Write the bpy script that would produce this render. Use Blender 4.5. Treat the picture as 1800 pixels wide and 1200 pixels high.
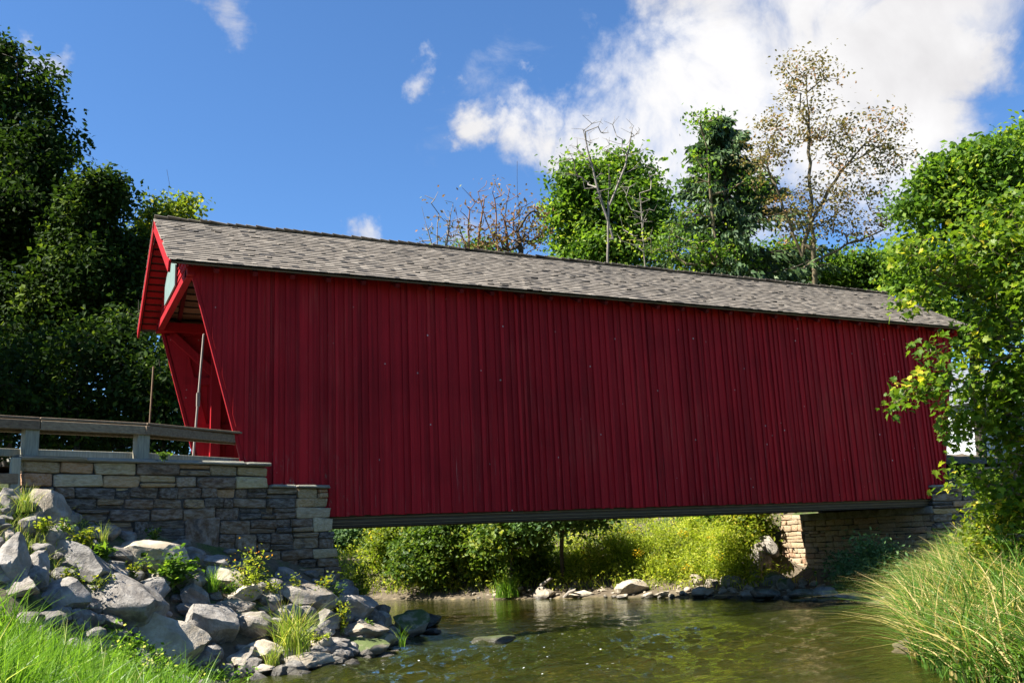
import bpy, bmesh, math, random
import numpy as np
from mathutils import Vector, Matrix, noise as mnoise

for o in list(bpy.data.objects):
    bpy.data.objects.remove(o)
scn = bpy.context.scene
COL = scn.collection
R = math.radians

# ------------------------------------------------------------------ camera
CAM = np.array([-1.781, -16.402, 1.60])
YAW, PITCH, ROLL, FPX = 0.4671, 0.2077, -0.0452, 1661.4
def _basis():
    cy, sy, cp, sp = math.cos(YAW), math.sin(YAW), math.cos(PITCH), math.sin(PITCH)
    cr, sr = math.cos(ROLL), math.sin(ROLL)
    f = np.array([sy * cp, cy * cp, sp]); r = np.array([cy, -sy, 0.0]); u = np.cross(r, f)
    return cr * r + sr * u, -sr * r + cr * u, f
CR, CU, CF = _basis()
camd = bpy.data.cameras.new('camera'); cam = bpy.data.objects.new('camera', camd); COL.objects.link(cam)
camd.sensor_width = 36; camd.lens = FPX / 1800 * 36; camd.clip_start = .1; camd.clip_end = 6000
M = Matrix.Identity(4)
for i in range(3):
    M[i][0], M[i][1], M[i][2], M[i][3] = CR[i], CU[i], -CF[i], CAM[i]
cam.matrix_world = M
scn.camera = cam

# ------------------------------------------------------------------ sky, sun, exposure
SUN = Vector((-.63, .085, .77)).normalized()
SUN_EL = math.asin(SUN.z); SUN_AZ = math.atan2(SUN.x, SUN.y)
world = bpy.data.worlds.new('World'); scn.world = world; world.use_nodes = True
wt = world.node_tree; wt.nodes.clear()
def ray(px, py):
    d = CF + CR * (px - 900) / FPX - CU * (py - 600) / FPX
    return d
def wn(t, **k):
    n = wt.nodes.new(t)
    for a, b in k.items(): setattr(n, a, b)
    return n
sky = wn('ShaderNodeTexSky', sky_type='NISHITA', sun_disc=False, sun_elevation=SUN_EL, sun_rotation=SUN_AZ,
         altitude=300, air_density=1.0, dust_density=.06, ozone_density=3.0)
tc = wn('ShaderNodeTexCoord')
def wmath(op, a, b=None, clamp=False):
    n = wn('ShaderNodeMath', operation=op, use_clamp=clamp)
    for i, v in enumerate((a, b)):
        if v is None: continue
        if isinstance(v, (int, float)): n.inputs[i].default_value = v
        else: wt.links.new(v, n.inputs[i])
    return n.outputs[0]
# the clouds stand in fixed directions of the sky; unseen ones elsewhere come from noise, made denser to whiten the ambient light
CLOUDS = [(1300, 90, 190, 1), (1460, 120, 210, 1), (1160, 185, 150, 1), (1610, 70, 150, 1), (1260, 0, 150, 1), (1020, 235, 95, .9),
          (1600, 215, 140, 1), (1480, 260, 150, .9), (1250, 270, 190, 1), (1090, 240, 140, 1), (1150, 300, 120, 1), (850, 205, 62, .85), (925, 225, 85, .95),
          (1690, 90, 95, .95), (930, 255, 60, .7), (1400, -60, 200, 1), (1560, 330, 90, .6), (1330, 380, 120, .7),
          (370, 18, 66, .7), (320, 4, 40, .6), (85, 85, 46, .7), (745, 140, 36, .52), (735, 115, 26, .45), (930, 128, 28, .58), (785, 235, 26, .5),
          (650, 405, 48, .75), (840, 420, 62, .72), (1790, 120, 30, .4), (1040, 20, 40, .5)]
# warp the directions so that the outlines are ragged
wmp = wn('ShaderNodeTexNoise'); wt.links.new(tc.outputs['Generated'], wmp.inputs['Vector']); wmp.inputs['Scale'].default_value = 11; wmp.inputs['Detail'].default_value = 6; wmp.inputs['Roughness'].default_value = .6
wv1 = wn('ShaderNodeVectorMath', operation='SUBTRACT'); wt.links.new(wmp.outputs['Color'], wv1.inputs[0]); wv1.inputs[1].default_value = (.5, .5, .5)
wv2 = wn('ShaderNodeVectorMath', operation='SCALE'); wt.links.new(wv1.outputs[0], wv2.inputs[0]); wv2.inputs['Scale'].default_value = .13
wdir = wn('ShaderNodeVectorMath', operation='ADD'); wt.links.new(tc.outputs['Generated'], wdir.inputs[0]); wt.links.new(wv2.outputs[0], wdir.inputs[1])
acc = None
for (px, py, r, wgt) in CLOUDS:
    c = ray(px, py); c = c / np.linalg.norm(c); rr = r / FPX * .9
    dn = wn('ShaderNodeVectorMath', operation='DISTANCE')
    wt.links.new(wdir.outputs[0], dn.inputs[0]); dn.inputs[1].default_value = c
    mr = wn('ShaderNodeMapRange', interpolation_type='SMOOTHSTEP')
    wt.links.new(dn.outputs['Value'], mr.inputs['Value'])
    mr.inputs['From Min'].default_value = rr * 1.7; mr.inputs['From Max'].default_value = rr * .1
    mr.inputs['To Min'].default_value = 0; mr.inputs['To Max'].default_value = wgt
    acc = mr.outputs[0] if acc is None else wmath('MAXIMUM', acc, mr.outputs[0])
def wnoise(scale, detail, rough, dist=0., off=(0, 0, 0)):
    mp = wn('ShaderNodeMapping'); wt.links.new(tc.outputs['Generated'], mp.inputs[0]); mp.inputs['Location'].default_value = off
    n = wn('ShaderNodeTexNoise'); wt.links.new(mp.outputs[0], n.inputs['Vector'])
    n.inputs['Scale'].default_value = scale; n.inputs['Detail'].default_value = detail
    n.inputs['Roughness'].default_value = rough; n.inputs['Distortion'].default_value = dist
    return n.outputs['Fac']
n1 = wnoise(9, 9, .62, .5); n2 = wnoise(2.2, 3, .5, 0, (8, 2, 1)); n3 = wnoise(5, 6, .55, .3, (9, 2, 4))
gen = wmath('MULTIPLY', wmath('SUBTRACT', n2, .50, True), 4.0)
dens = wmath('ADD', wmath('MAXIMUM', acc, gen), wmath('MULTIPLY', wmath('SUBTRACT', n1, .5), 1.5))
mask = wn('ShaderNodeMapRange', interpolation_type='SMOOTHSTEP'); wt.links.new(dens, mask.inputs['Value'])
mask.inputs['From Min'].default_value = .30; mask.inputs['From Max'].default_value = .95
cr = wn('ShaderNodeValToRGB'); wt.links.new(wmath('ADD', n3, wmath('MULTIPLY', mask.outputs[0], .12)), cr.inputs[0])
cr.color_ramp.elements[0].position = .38; cr.color_ramp.elements[0].color = (4.0, 3.9, 4.0, 1)
cr.color_ramp.elements[1].position = .68; cr.color_ramp.elements[1].color = (6.0, 5.95, 6.0, 1)
tint = wn('ShaderNodeMix', data_type='RGBA', blend_type='MULTIPLY'); tint.inputs[0].default_value = 1
wt.links.new(sky.outputs[0], tint.inputs[6]); tint.inputs[7].default_value = (.66, .94, 1.20, 1)
mx = wn('ShaderNodeMix', data_type='RGBA'); wt.links.new(mask.outputs[0], mx.inputs[0])
wt.links.new(tint.outputs[2], mx.inputs[6]); wt.links.new(cr.outputs[0], mx.inputs[7])
bg = wn('ShaderNodeBackground'); bg.inputs['Strength'].default_value = .05
wt.links.new(mx.outputs[2], bg.inputs['Color'])
wo = wn('ShaderNodeOutputWorld'); wt.links.new(bg.outputs[0], wo.inputs['Surface'])
sund = bpy.data.lights.new('sun', 'SUN'); sund.energy = 5.0; sund.angle = R(.53); sund.color = (1, .93, .82)
suno = bpy.data.objects.new('sun', sund); COL.objects.link(suno)
suno.rotation_euler = (-SUN).to_track_quat('-Z', 'Y').to_euler(); suno.location = (0, 0, 60)
scn.view_settings.view_transform = 'Standard'; scn.view_settings.look = 'None'
scn.view_settings.gamma = 1; scn.view_settings.exposure = 1.75; scn.view_settings.use_curve_mapping = False
scn.render.engine = 'CYCLES'; scn.cycles.max_bounces = 8; scn.cycles.transparent_max_bounces = 8
scn.cycles.caustics_reflective = False; scn.cycles.caustics_refractive = False
scn.cycles.sample_clamp_indirect = 6

# ------------------------------------------------------------------ helpers
def at(px, py, depth):
    """World point seen at a photograph pixel at this distance along the view."""
    return CAM + ray(px, py) * depth
def depth_of(p): return float((np.asarray(p) - CAM) @ CF)
def pixel_of(p):
    d = np.asarray(p) - CAM; z = d @ CF
    return 900 + FPX * (d @ CR) / z, 600 - FPX * (d @ CU) / z

def put(o, parent=None, label=None, cat=None, group=None, kind=None):
    COL.objects.link(o)
    if parent is not None: o.parent = parent
    if label: o['label'] = label
    if cat: o['category'] = cat
    if group: o['group'] = group
    if kind: o['kind'] = kind
    return o
def empty(name, loc, label, cat, group=None):
    o = bpy.data.objects.new(name, None); o.location = loc; o.empty_display_size = .2
    return put(o, None, label, cat, group)
def raw_mesh(name, V, F, mat=None, attr=None, smooth=False):
    """V (n,3); F list of index arrays of any width; attr per-face floats."""
    me = bpy.data.meshes.new(name)
    V = np.asarray(V, np.float32).reshape(-1, 3)
    Fs = [np.asarray(f, np.int32) for f in (F if isinstance(F, list) else [F]) if len(f)]
    nl = sum(f.size for f in Fs); nf = sum(len(f) for f in Fs)
    me.vertices.add(len(V)); me.vertices.foreach_set('co', V.ravel())
    me.loops.add(nl); me.loops.foreach_set('vertex_index', np.concatenate([f.ravel() for f in Fs]))
    tot = np.concatenate([np.full(len(f), f.shape[1], np.int32) for f in Fs])
    st = np.concatenate([[0], np.cumsum(tot)[:-1]]).astype(np.int32)
    me.polygons.add(nf); me.polygons.foreach_set('loop_start', st); me.polygons.foreach_set('loop_total', tot)
    me.polygons.foreach_set('use_smooth', np.full(nf, bool(smooth)))
    me.update(calc_edges=True)
    if attr is not None:
        a = me.attributes.new('v', 'FLOAT', 'FACE'); a.data.foreach_set('value', np.asarray(attr, np.float32))
    if mat: me.materials.append(mat)
    return me
def mobj(name, me, parent=None, **k): return put(bpy.data.objects.new(name, me), parent, **k)

BOXF = np.array([[0, 3, 2, 1], [4, 5, 6, 7], [0, 1, 5, 4], [1, 2, 6, 5], [2, 3, 7, 6], [3, 0, 4, 7]])
def box_v(x0, x1, y0, y1, z0, z1):
    return np.array([[x0, y0, z0], [x1, y0, z0], [x1, y1, z0], [x0, y1, z0], [x0, y0, z1], [x1, y0, z1], [x1, y1, z1], [x0, y1, z1]], float)
def box(name, b, mat, parent=None, **k):
    return mobj(name, raw_mesh(name, box_v(*b), BOXF, mat), parent, **k)
def hexa(name, V, mat, parent=None, **k):
    return mobj(name, raw_mesh(name, V, BOXF, mat), parent, **k)
def beam_v(a, b, w, h, up=(0, 0, 1)):
    a, b = np.asarray(a, float), np.asarray(b, float); d = b - a; d /= np.linalg.norm(d)
    s = np.cross(d, np.asarray(up, float)); s /= np.linalg.norm(s); t = np.cross(s, d)
    s, t = s * w / 2, t * h / 2
    return np.array([a - s - t, a + s - t, b + s - t, b - s - t, a - s + t, a + s + t, b + s + t, b - s + t])
def beam(name, a, b, w, h, mat, parent=None, up=(0, 0, 1), **k):
    return hexa(name, beam_v(a, b, w, h, up), mat, parent, **k)
def join_v(parts):
    V = np.concatenate(parts); F = np.concatenate([BOXF + 8 * i for i in range(len(parts))]); return V, F
def bev(o, w=.008, seg=1):
    m = o.modifiers.new('bevel', 'BEVEL'); m.width = w; m.segments = seg; m.limit_method = 'ANGLE'; return o

# ------------------------------------------------------------------ materials
def new_mat(name):
    m = bpy.data.materials.new(name); m.use_nodes = True
    return m, m.node_tree, m.node_tree.nodes['Principled BSDF']
class N:
    """small node-building helper bound to one tree"""
    def __init__(s, nt): s.nt = nt
    def n(s, t, ins=None, **k):
        x = s.nt.nodes.new(t)
        for a, b in k.items(): setattr(x, a, b)
        for a, b in (ins or {}).items(): s.set(x, a, b)
        return x
    def set(s, x, a, b):
        if hasattr(b, 'is_output'): s.nt.links.new(b, x.inputs[a])
        else: x.inputs[a].default_value = b
    def math(s, op, a, b=0., clamp=False): return s.n('ShaderNodeMath', {0: a, 1: b}, operation=op, use_clamp=clamp).outputs[0]
    def noise(s, scale, detail=4, rough=.55, vec=None, stretch=None, dist=0., coord='Object', off=None):
        if vec is None: vec = s.n('ShaderNodeTexCoord').outputs[coord]
        if stretch or off is not None:
            mp = s.n('ShaderNodeMapping', {0: vec})
            if stretch: mp.inputs['Scale'].default_value = stretch
            if off is not None: s.set(mp, 'Location', off)
            vec = mp.outputs[0]
        return s.n('ShaderNodeTexNoise', {'Vector': vec, 'Scale': scale, 'Detail': detail, 'Roughness': rough, 'Distortion': dist}).outputs['Fac']
    def ramp(s, fac, stops, interp='LINEAR'):
        x = s.n('ShaderNodeValToRGB', {0: fac}); cr = x.color_ramp; cr.interpolation = interp
        while len(cr.elements) < len(stops): cr.elements.new(.5)
        for e, (p, c) in zip(cr.elements, stops):
            e.position = p; e.color = (*c, 1) if len(c) == 3 else c
        return x.outputs[0]
    def mix(s, fac, a, b, mode='MIX'):
        x = s.n('ShaderNodeMix', data_type='RGBA', blend_type=mode); s.set(x, 0, fac)
        for i, c in ((6, a), (7, b)):
            s.set(x, i, c if hasattr(c, 'is_output') else (*c, 1))
        return x.outputs[2]
    def rng(s, v, a, b, c=0., d=1., smooth=True):
        return s.n('ShaderNodeMapRange', {'Value': v, 'From Min': a, 'From Max': b, 'To Min': c, 'To Max': d},
                   interpolation_type='SMOOTHSTEP' if smooth else 'LINEAR').outputs[0]
    def bump(s, h, strength=.5, dist=.02): return s.n('ShaderNodeBump', {'Height': h, 'Strength': strength, 'Distance': dist}).outputs[0]
    def rand(s): return s.n('ShaderNodeObjectInfo').outputs['Random']
    def attr(s, name='v'): return s.n('ShaderNodeAttribute', attribute_name=name).outputs['Fac']
    def wpos(s): return s.n('ShaderNodeNewGeometry').outputs['Position']
def g3(v): return (v, v, v)

def mat_paint(name, lo, hi, chips=.5, fade=None):
    m, nt, b = new_mat(name); n = N(nt); w = n.wpos()
    r = n.rand()
    base = n.mix(r, lo, hi)
    streak = n.noise(1, 6, .65, w, (26, 26, .55))
    base = n.mix(n.math('MULTIPLY', n.rng(streak, .48, .75), .55), base, tuple(min(1, c * 1.4 + .002) for c in hi))
    base = n.mix(n.math('MULTIPLY', n.rng(streak, .47, .28), .5), base, tuple(c * .5 for c in lo))
    grime = n.noise(.6, 4, .6, w)
    base = n.mix(n.math('MULTIPLY', n.rng(grime, .45, .7), .35), base, tuple(c * .58 for c in lo))
    worn = n.math('MULTIPLY', n.rng(n.noise(.8, 5, .65, w, (1, 1, .35), off=(7, 1, 3)), .50, .68), n.rng(n.noise(1, 7, .7, w, (45, 45, .7), off=(1, 5, 2)), .46, .62))
    base = n.mix(n.math('MULTIPLY', worn, .45 * chips), base, (.36, .065, .05))
    # pale flecks and flaked spots
    vor = n.n('ShaderNodeTexVoronoi', {'Vector': w, 'Scale': 3.0, 'Randomness': 1.0}, feature='F1')
    fleck = n.rng(vor.outputs['Distance'], .060, .036)
    fleck = n.math('MULTIPLY', fleck, n.rng(n.noise(1.1, 2, .5, w), .38, .46))
    base = n.mix(n.math('MULTIPLY', fleck, chips), base, (.42, .36, .34))
    st2 = n.noise(1, 8, .7, w, (60, 60, .9), off=(3, 2, 8))
    low = n.rng(n.n('ShaderNodeSeparateXYZ', {0: w}).outputs[2], 5.2, 2.4)
    base = n.mix(n.math('MULTIPLY', n.math('MULTIPLY', n.rng(st2, .60, .70), low), .75 * chips), base, (.36, .17, .15))
    if fade:
        pos = n.n('ShaderNodeSeparateXYZ', {0: w})
        zone = n.math('MULTIPLY', n.rng(pos.outputs[0], 3.6, 2.2), n.rng(pos.outputs[2], 3.6, 2.5))
        pe = n.rng(n.noise(9, 8, .75, w, (1, 1, .5)), .57, .63)
        base = n.mix(n.math('MULTIPLY', pe, zone), base, (.16, .12, .10))
    nt.links.new(base, b.inputs['Base Color'])
    b.inputs['Roughness'].default_value = .7; b.inputs['Specular IOR Level'].default_value = .15
    nt.links.new(n.bump(n.noise(1, 6, .7, w, (70, 70, 1.4)), .10, .004), b.inputs['Normal'])
    return m
M_RED = mat_paint('barn_red_paint', (.22, .0062, .0098), (.37, .0100, .0158), 1.0, True)
M_REDTRIM = mat_paint('barn_red_trim', (.26, .0075, .012), (.33, .009, .015), .4)

M_REDDARK = mat_paint('dark_red_paint', (.09, .006, .008), (.13, .008, .010), .2)  # darker red for the rafters

def mat_wood(name, stops, scale=(2, 2, 40), bump=.4, rough=.8):
    m, nt, b = new_mat(name); n = N(nt)
    g = n.noise(1, 7, .65, None, scale)
    f = n.math('ADD', n.math('MULTIPLY', g, .75), n.math('MULTIPLY', n.rand(), .25))
    nt.links.new(n.ramp(f, stops), b.inputs['Base Color']); b.inputs['Roughness'].default_value = rough
    nt.links.new(n.bump(g, bump, .01), b.inputs['Normal'])
    return m
M_GREYWOOD = mat_wood('weathered_fence_wood', [(.3, (.075, .048, .028)), (.5, (.15, .105, .065)), (.7, (.25, .19, .12)), (.85, (.34, .28, .20))], (6, 40, 40))
M_POSTWOOD = mat_wood('weathered_post_wood', [(.3, (.17, .16, .12)), (.55, (.30, .285, .22)), (.8, (.42, .40, .32))], (40, 40, 4))
M_BROWNWOOD = mat_wood('brown_lath_wood', [(.3, (.10, .035, .02)), (.6, (.26, .11, .06)), (.85, (.36, .18, .10))], (3, 40, 40))
M_DARKWOOD = mat_wood('dark_timber', [(.3, (.035, .026, .02)), (.6, (.09, .07, .055)), (.85, (.17, .14, .10))], (3, 40, 40))
M_STRINGER = mat_wood('stringer_wood', [(.3, (.10, .075, .05)), (.6, (.20, .16, .10)), (.85, (.30, .25, .16))], (3, 40, 40))
M_BLACKWOOD = mat_wood('black_timber', [(.3, (.012, .010, .008)), (.8, (.045, .036, .028))], (3, 40, 40))  # near-black wood for the bottom chord
M_POLE = mat_wood('sign_pole', [(.3, (.13, .10, .08)), (.6, (.22, .19, .16)), (.85, (.34, .31, .27))], (40, 40, 3))
M_POLEBROWN = mat_wood('rusty_pole', [(.3, (.10, .06, .035)), (.6, (.22, .14, .08)), (.85, (.34, .24, .15))], (40, 40, 3))

def mat_shingle(name, use_attr):
    m, nt, b = new_mat(name); n = N(nt); w = n.wpos()
    r = n.attr() if use_attr else n.rand()
    col = n.ramp(r, [(0, (.022, .019, .016)), (.07, (.050, .043, .036)), (.12, (.122, .103, .081)), (.5, (.158, .136, .109)), (.92, (.196, .170, .138)), (1, (.28, .245, .20))])
    g = n.noise(1, 6, .7, w, (40, 4, 4))
    col = n.mix(n.math('MULTIPLY', n.rng(g, .5, .3), .30), col, (.07, .064, .06))
    big = n.noise(1.6, 6, .7, w, (1, .6, .6))
    col = n.mix(n.math('MULTIPLY', n.rng(big, .50, .66), .6), col, (.062, .055, .047))
    nt.links.new(col, b.inputs['Base Color']); b.inputs['Roughness'].default_value = .85
    nt.links.new(n.bump(g, .15, .004), b.inputs['Normal'])
    return m
M_SHINGLE = mat_shingle('weathered_cedar_shingle', False)
M_SHINGLE_A = mat_shingle('weathered_cedar_shingle_field', True)
def mat_plain(name, col, rough=.8, bump=0, var=.3, scale=8):
    m, nt, b = new_mat(name); n = N(nt)
    f = n.noise(scale, 5, .6)
    c = n.mix(f, tuple(x * (1 - var) for x in col), tuple(min(1, x * (1 + var)) for x in col))
    nt.links.new(c, b.inputs['Base Color']); b.inputs['Roughness'].default_value = rough
    if bump: nt.links.new(n.bump(f, bump, .02), b.inputs['Normal'])
    return m
M_UNDER = mat_plain('roof_underlay', (.035, .022, .018))
M_SIGN = mat_plain('green_grey_sign_paint', (.13, .20, .19), .7, .1, .35, 5)

def mat_stone(name, stops, moss=0., wet=0., rough=.85, scale=5, bump=.7, stain=.35):
    m, nt, b = new_mat(name); n = N(nt)
    co = n.n('ShaderNodeTexCoord').outputs['Object']; r = n.rand()
    off = n.n('ShaderNodeCombineXYZ', {0: n.math('MULTIPLY', r, 37.), 1: n.math('MULTIPLY', r, 91.), 2: n.math('MULTIPLY', r, 13.)}).outputs[0]
    col = n.ramp(r, stops, 'LINEAR')
    f = n.noise(scale, 8, .65, co, None, .3, off=off)
    f2 = n.noise(scale * 6, 6, .7, co, None, 0, off=off)
    col = n.mix(n.rng(f, .35, .7), n.mix(.5, col, g3(.55), 'MULTIPLY'), n.mix(.28, col, (.62, .60, .56)))
    col = n.mix(n.math('MULTIPLY', n.rng(f2, .55, .75), .35), col, g3(.05))
    col = n.mix(n.math('MULTIPLY', n.rng(n.noise(scale * 2.3, 7, .7, co, None, .5, off=off), .56, .70), .4), col, (.40, .33, .22))
    col = n.mix(n.math('MULTIPLY', n.rng(n.noise(scale * .6, 4, .6, co, None, .6, off=off), .52, .68), stain), col, (.05, .045, .042))
    if moss:
        nz = n.n('ShaderNodeSeparateXYZ', {0: n.n('ShaderNodeNewGeometry').outputs['Normal']}).outputs[2]
        mm = n.math('MULTIPLY', n.rng(n.math('ADD', n.math('MULTIPLY', nz, .3), f), .55, .75), moss)
        col = n.mix(mm, col, (.055, .085, .012))
    if wet:
        z = n.n('ShaderNodeSeparateXYZ', {0: n.wpos()}).outputs[2]
        wl = n.math('MULTIPLY', n.rng(n.math('ADD', z, n.math('MULTIPLY', f, .1)), .17, .09), wet)
        col = n.mix(wl, col, (.028, .024, .016))
        nt.links.new(n.math('SUBTRACT', rough, n.math('MULTIPLY', wl, .5)), b.inputs['Roughness'])
    else: b.inputs['Roughness'].default_value = rough
    nt.links.new(col, b.inputs['Base Color'])
    h = n.math('ADD', f, n.math('MULTIPLY', f2, .45))
    nt.links.new(n.bump(h, bump, .05), b.inputs['Normal'])
    return m
M_BOULDER = mat_stone('grey_riprap_stone', [(0, (.145, .130, .112)), (.3, (.215, .192, .165)), (.55, (.26, .215, .160)), (.8, (.20, .186, .170)), (1, (.34, .30, .25))], 0, .9, stain=.35, bump=1.0)
M_TANROCK = mat_stone('tan_river_stone', [(0, (.27, .22, .15)), (.5, (.36, .30, .21)), (1, (.46, .39, .29))], 0, .9, stain=.2)
M_MOSSROCK = mat_stone('mossy_river_stone', [(0, (.23, .20, .13)), (1, (.33, .28, .19))], .95, .9)
M_DARKROCK = mat_stone('dark_wet_shaded_stone', [(0, (.05, .045, .035)), (1, (.09, .08, .06))], .3, .9, .55)  # wet stone in the stream; also paints the shade on rock by the abutment
M_ORANGEROCK = mat_stone('orange_sandstone', [(0, (.42, .19, .085)), (1, (.42, .19, .085))])
M_WALLTAN = mat_stone('tan_wall_stone', [(0, (.24, .15, .06)), (.2, (.40, .27, .115)), (.4, (.47, .31, .115)), (.55, (.44, .20, .07)), (.7, (.50, .39, .19)), (.85, (.24, .14, .075)), (1, (.56, .45, .26))], scale=7, stain=.4)
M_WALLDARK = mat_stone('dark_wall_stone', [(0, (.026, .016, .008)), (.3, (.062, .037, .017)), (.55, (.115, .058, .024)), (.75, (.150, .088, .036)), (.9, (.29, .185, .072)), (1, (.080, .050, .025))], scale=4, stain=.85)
M_WALLSUN = mat_stone('sandstone_block', [(0, (.32, .22, .11)), (.35, (.44, .30, .15)), (.6, (.44, .24, .12)), (.8, (.48, .36, .21)), (1, (.36, .27, .15))], scale=7, stain=.25)
M_CAP = mat_stone('flagstone_cap', [(0, (.20, .19, .165)), (1, (.30, .28, .24))], .25, scale=5, stain=.3)
M_CONC = mat_stone('concrete_seat', [(0, (.13, .12, .10)), (1, (.17, .16, .14))], scale=4, bump=.3)
M_MORTAR = mat_plain('dark_mortar', (.05, .046, .042), .95, .5, .4, 30)

def mat_leaf(name, stops, trans=.5, rough=.5, gain=1.5, spec=.22):
    m, nt, b = new_mat(name); n = N(nt)
    stops = [(p, tuple(min(1, x * gain) for x in c)) for p, c in stops]
    col = n.ramp(n.attr(), stops)
    nt.links.new(col, b.inputs['Base Color']); b.inputs['Roughness'].default_value = rough
    b.inputs['Specular IOR Level'].default_value = spec
    tr = n.n('ShaderNodeBsdfTranslucent', {'Color': n.mix(.6, col, (1.0, 1.0, .35), 'OVERLAY')})
    ms = n.n('ShaderNodeMixShader', {0: trans, 1: b.outputs[0], 2: tr.outputs[0]})
    nt.links.new(ms.outputs[0], nt.nodes['Material Output'].inputs['Surface'])
    return m
L_SHADED = mat_leaf('shaded_maple_leaf', [(0, (.012, .026, .006)), (.6, (.022, .046, .008)), (.92, (.04, .08, .012)), (1, (.10, .15, .02))], .3, .65, 1.0, .08)  # leaf colour darkened to carry the shade of the woods
L_GREEN = mat_leaf('green_leaf', [(0, (.022, .050, .008)), (.5, (.055, .110, .013)), (.9, (.11, .175, .020)), (1, (.17, .21, .03))], .48)
L_YGREEN = mat_leaf('yellow_green_leaf', [(0, (.05, .075, .008)), (.5, (.10, .14, .012)), (.85, (.17, .19, .016)), (1, (.30, .25, .03))])
L_OLIVE = mat_leaf('olive_autumn_leaf', [(0, (.06, .055, .02)), (.4, (.11, .10, .03)), (.75, (.15, .115, .045)), (1, (.20, .11, .06))], .3)
L_RUST = mat_leaf('rusty_leaf', [(0, (.07, .05, .02)), (.5, (.13, .085, .035)), (.8, (.17, .085, .05)), (1, (.12, .13, .03))], .3)
L_NEAR = mat_leaf('near_maple_leaf', [(0, (.028, .062, .006)), (.4, (.062, .112, .009)), (.8, (.11, .155, .012)), (.95, (.18, .20, .018)), (1, (.38, .30, .03))], .5, .42)
L_NEEDLE = mat_leaf('spruce_needle', [(0, (.016, .034, .014)), (.6, (.036, .068, .026)), (1, (.075, .12, .036))], .15)
L_WILLOW = mat_leaf('blue_green_leaf', [(0, (.028, .060, .020)), (.6, (.06, .115, .04)), (1, (.12, .19, .07))], .3)
L_GOLD = mat_leaf('goldenrod_leaf', [(0, (.075, .11, .010)), (.5, (.175, .22, .020)), (.9, (.27, .30, .035)), (1, (.38, .35, .08))])
L_BUSH = mat_leaf('bush_leaf', [(0, (.020, .045, .008)), (.5, (.05, .090, .012)), (.85, (.10, .145, .018)), (1, (.17, .19, .03))], .4)
L_FLOWER = mat_leaf('yellow_flower', [(0, (.48, .27, .01)), (1, (.62, .40, .02))], .25)
L_ORANGE = mat_leaf('orange_flower', [(0, (.55, .16, .01)), (1, (.60, .30, .02))], .25)
L_GRASS = mat_leaf('lush_grass', [(0, (.030, .072, .007)), (.5, (.080, .160, .014)), (.88, (.14, .24, .026)), (1, (.36, .36, .14))], .45, .38)
L_REED = mat_leaf('reed_grass', [(0, (.030, .075, .012)), (.42, (.080, .155, .022)), (.5, (.14, .19, .035)), (.62, (.29, .235, .085)), (1, (.45, .35, .17))], .38, .45)
L_DRYGRASS = mat_leaf('yellowing_grass', [(0, (.07, .13, .012)), (.5, (.16, .22, .03)), (1, (.34, .32, .10))], .42)

def mat_bark(name, a, b_):
    m, nt, b = new_mat(name); n = N(nt)
    f = n.noise(1, 6, .7, None, (14, 14, 3), .4)
    nt.links.new(n.ramp(f, [(.3, a), (.7, b_)]), b.inputs['Base Color']); b.inputs['Roughness'].default_value = .9
    nt.links.new(n.bump(f, .6, .03), b.inputs['Normal']); return m
B_DARK = mat_bark('dark_bark', (.025, .02, .015), (.075, .06, .045))
B_GREY = mat_bark('grey_bark', (.12, .105, .09), (.30, .27, .23))
B_OLIVE = mat_bark('olive_bark', (.07, .055, .03), (.20, .16, .09))
B_STEM = mat_bark('green_stem', (.05, .08, .02), (.12, .16, .04))
B_TWIG = mat_bark('red_twig', (.14, .06, .03), (.26, .15, .08))

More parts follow.
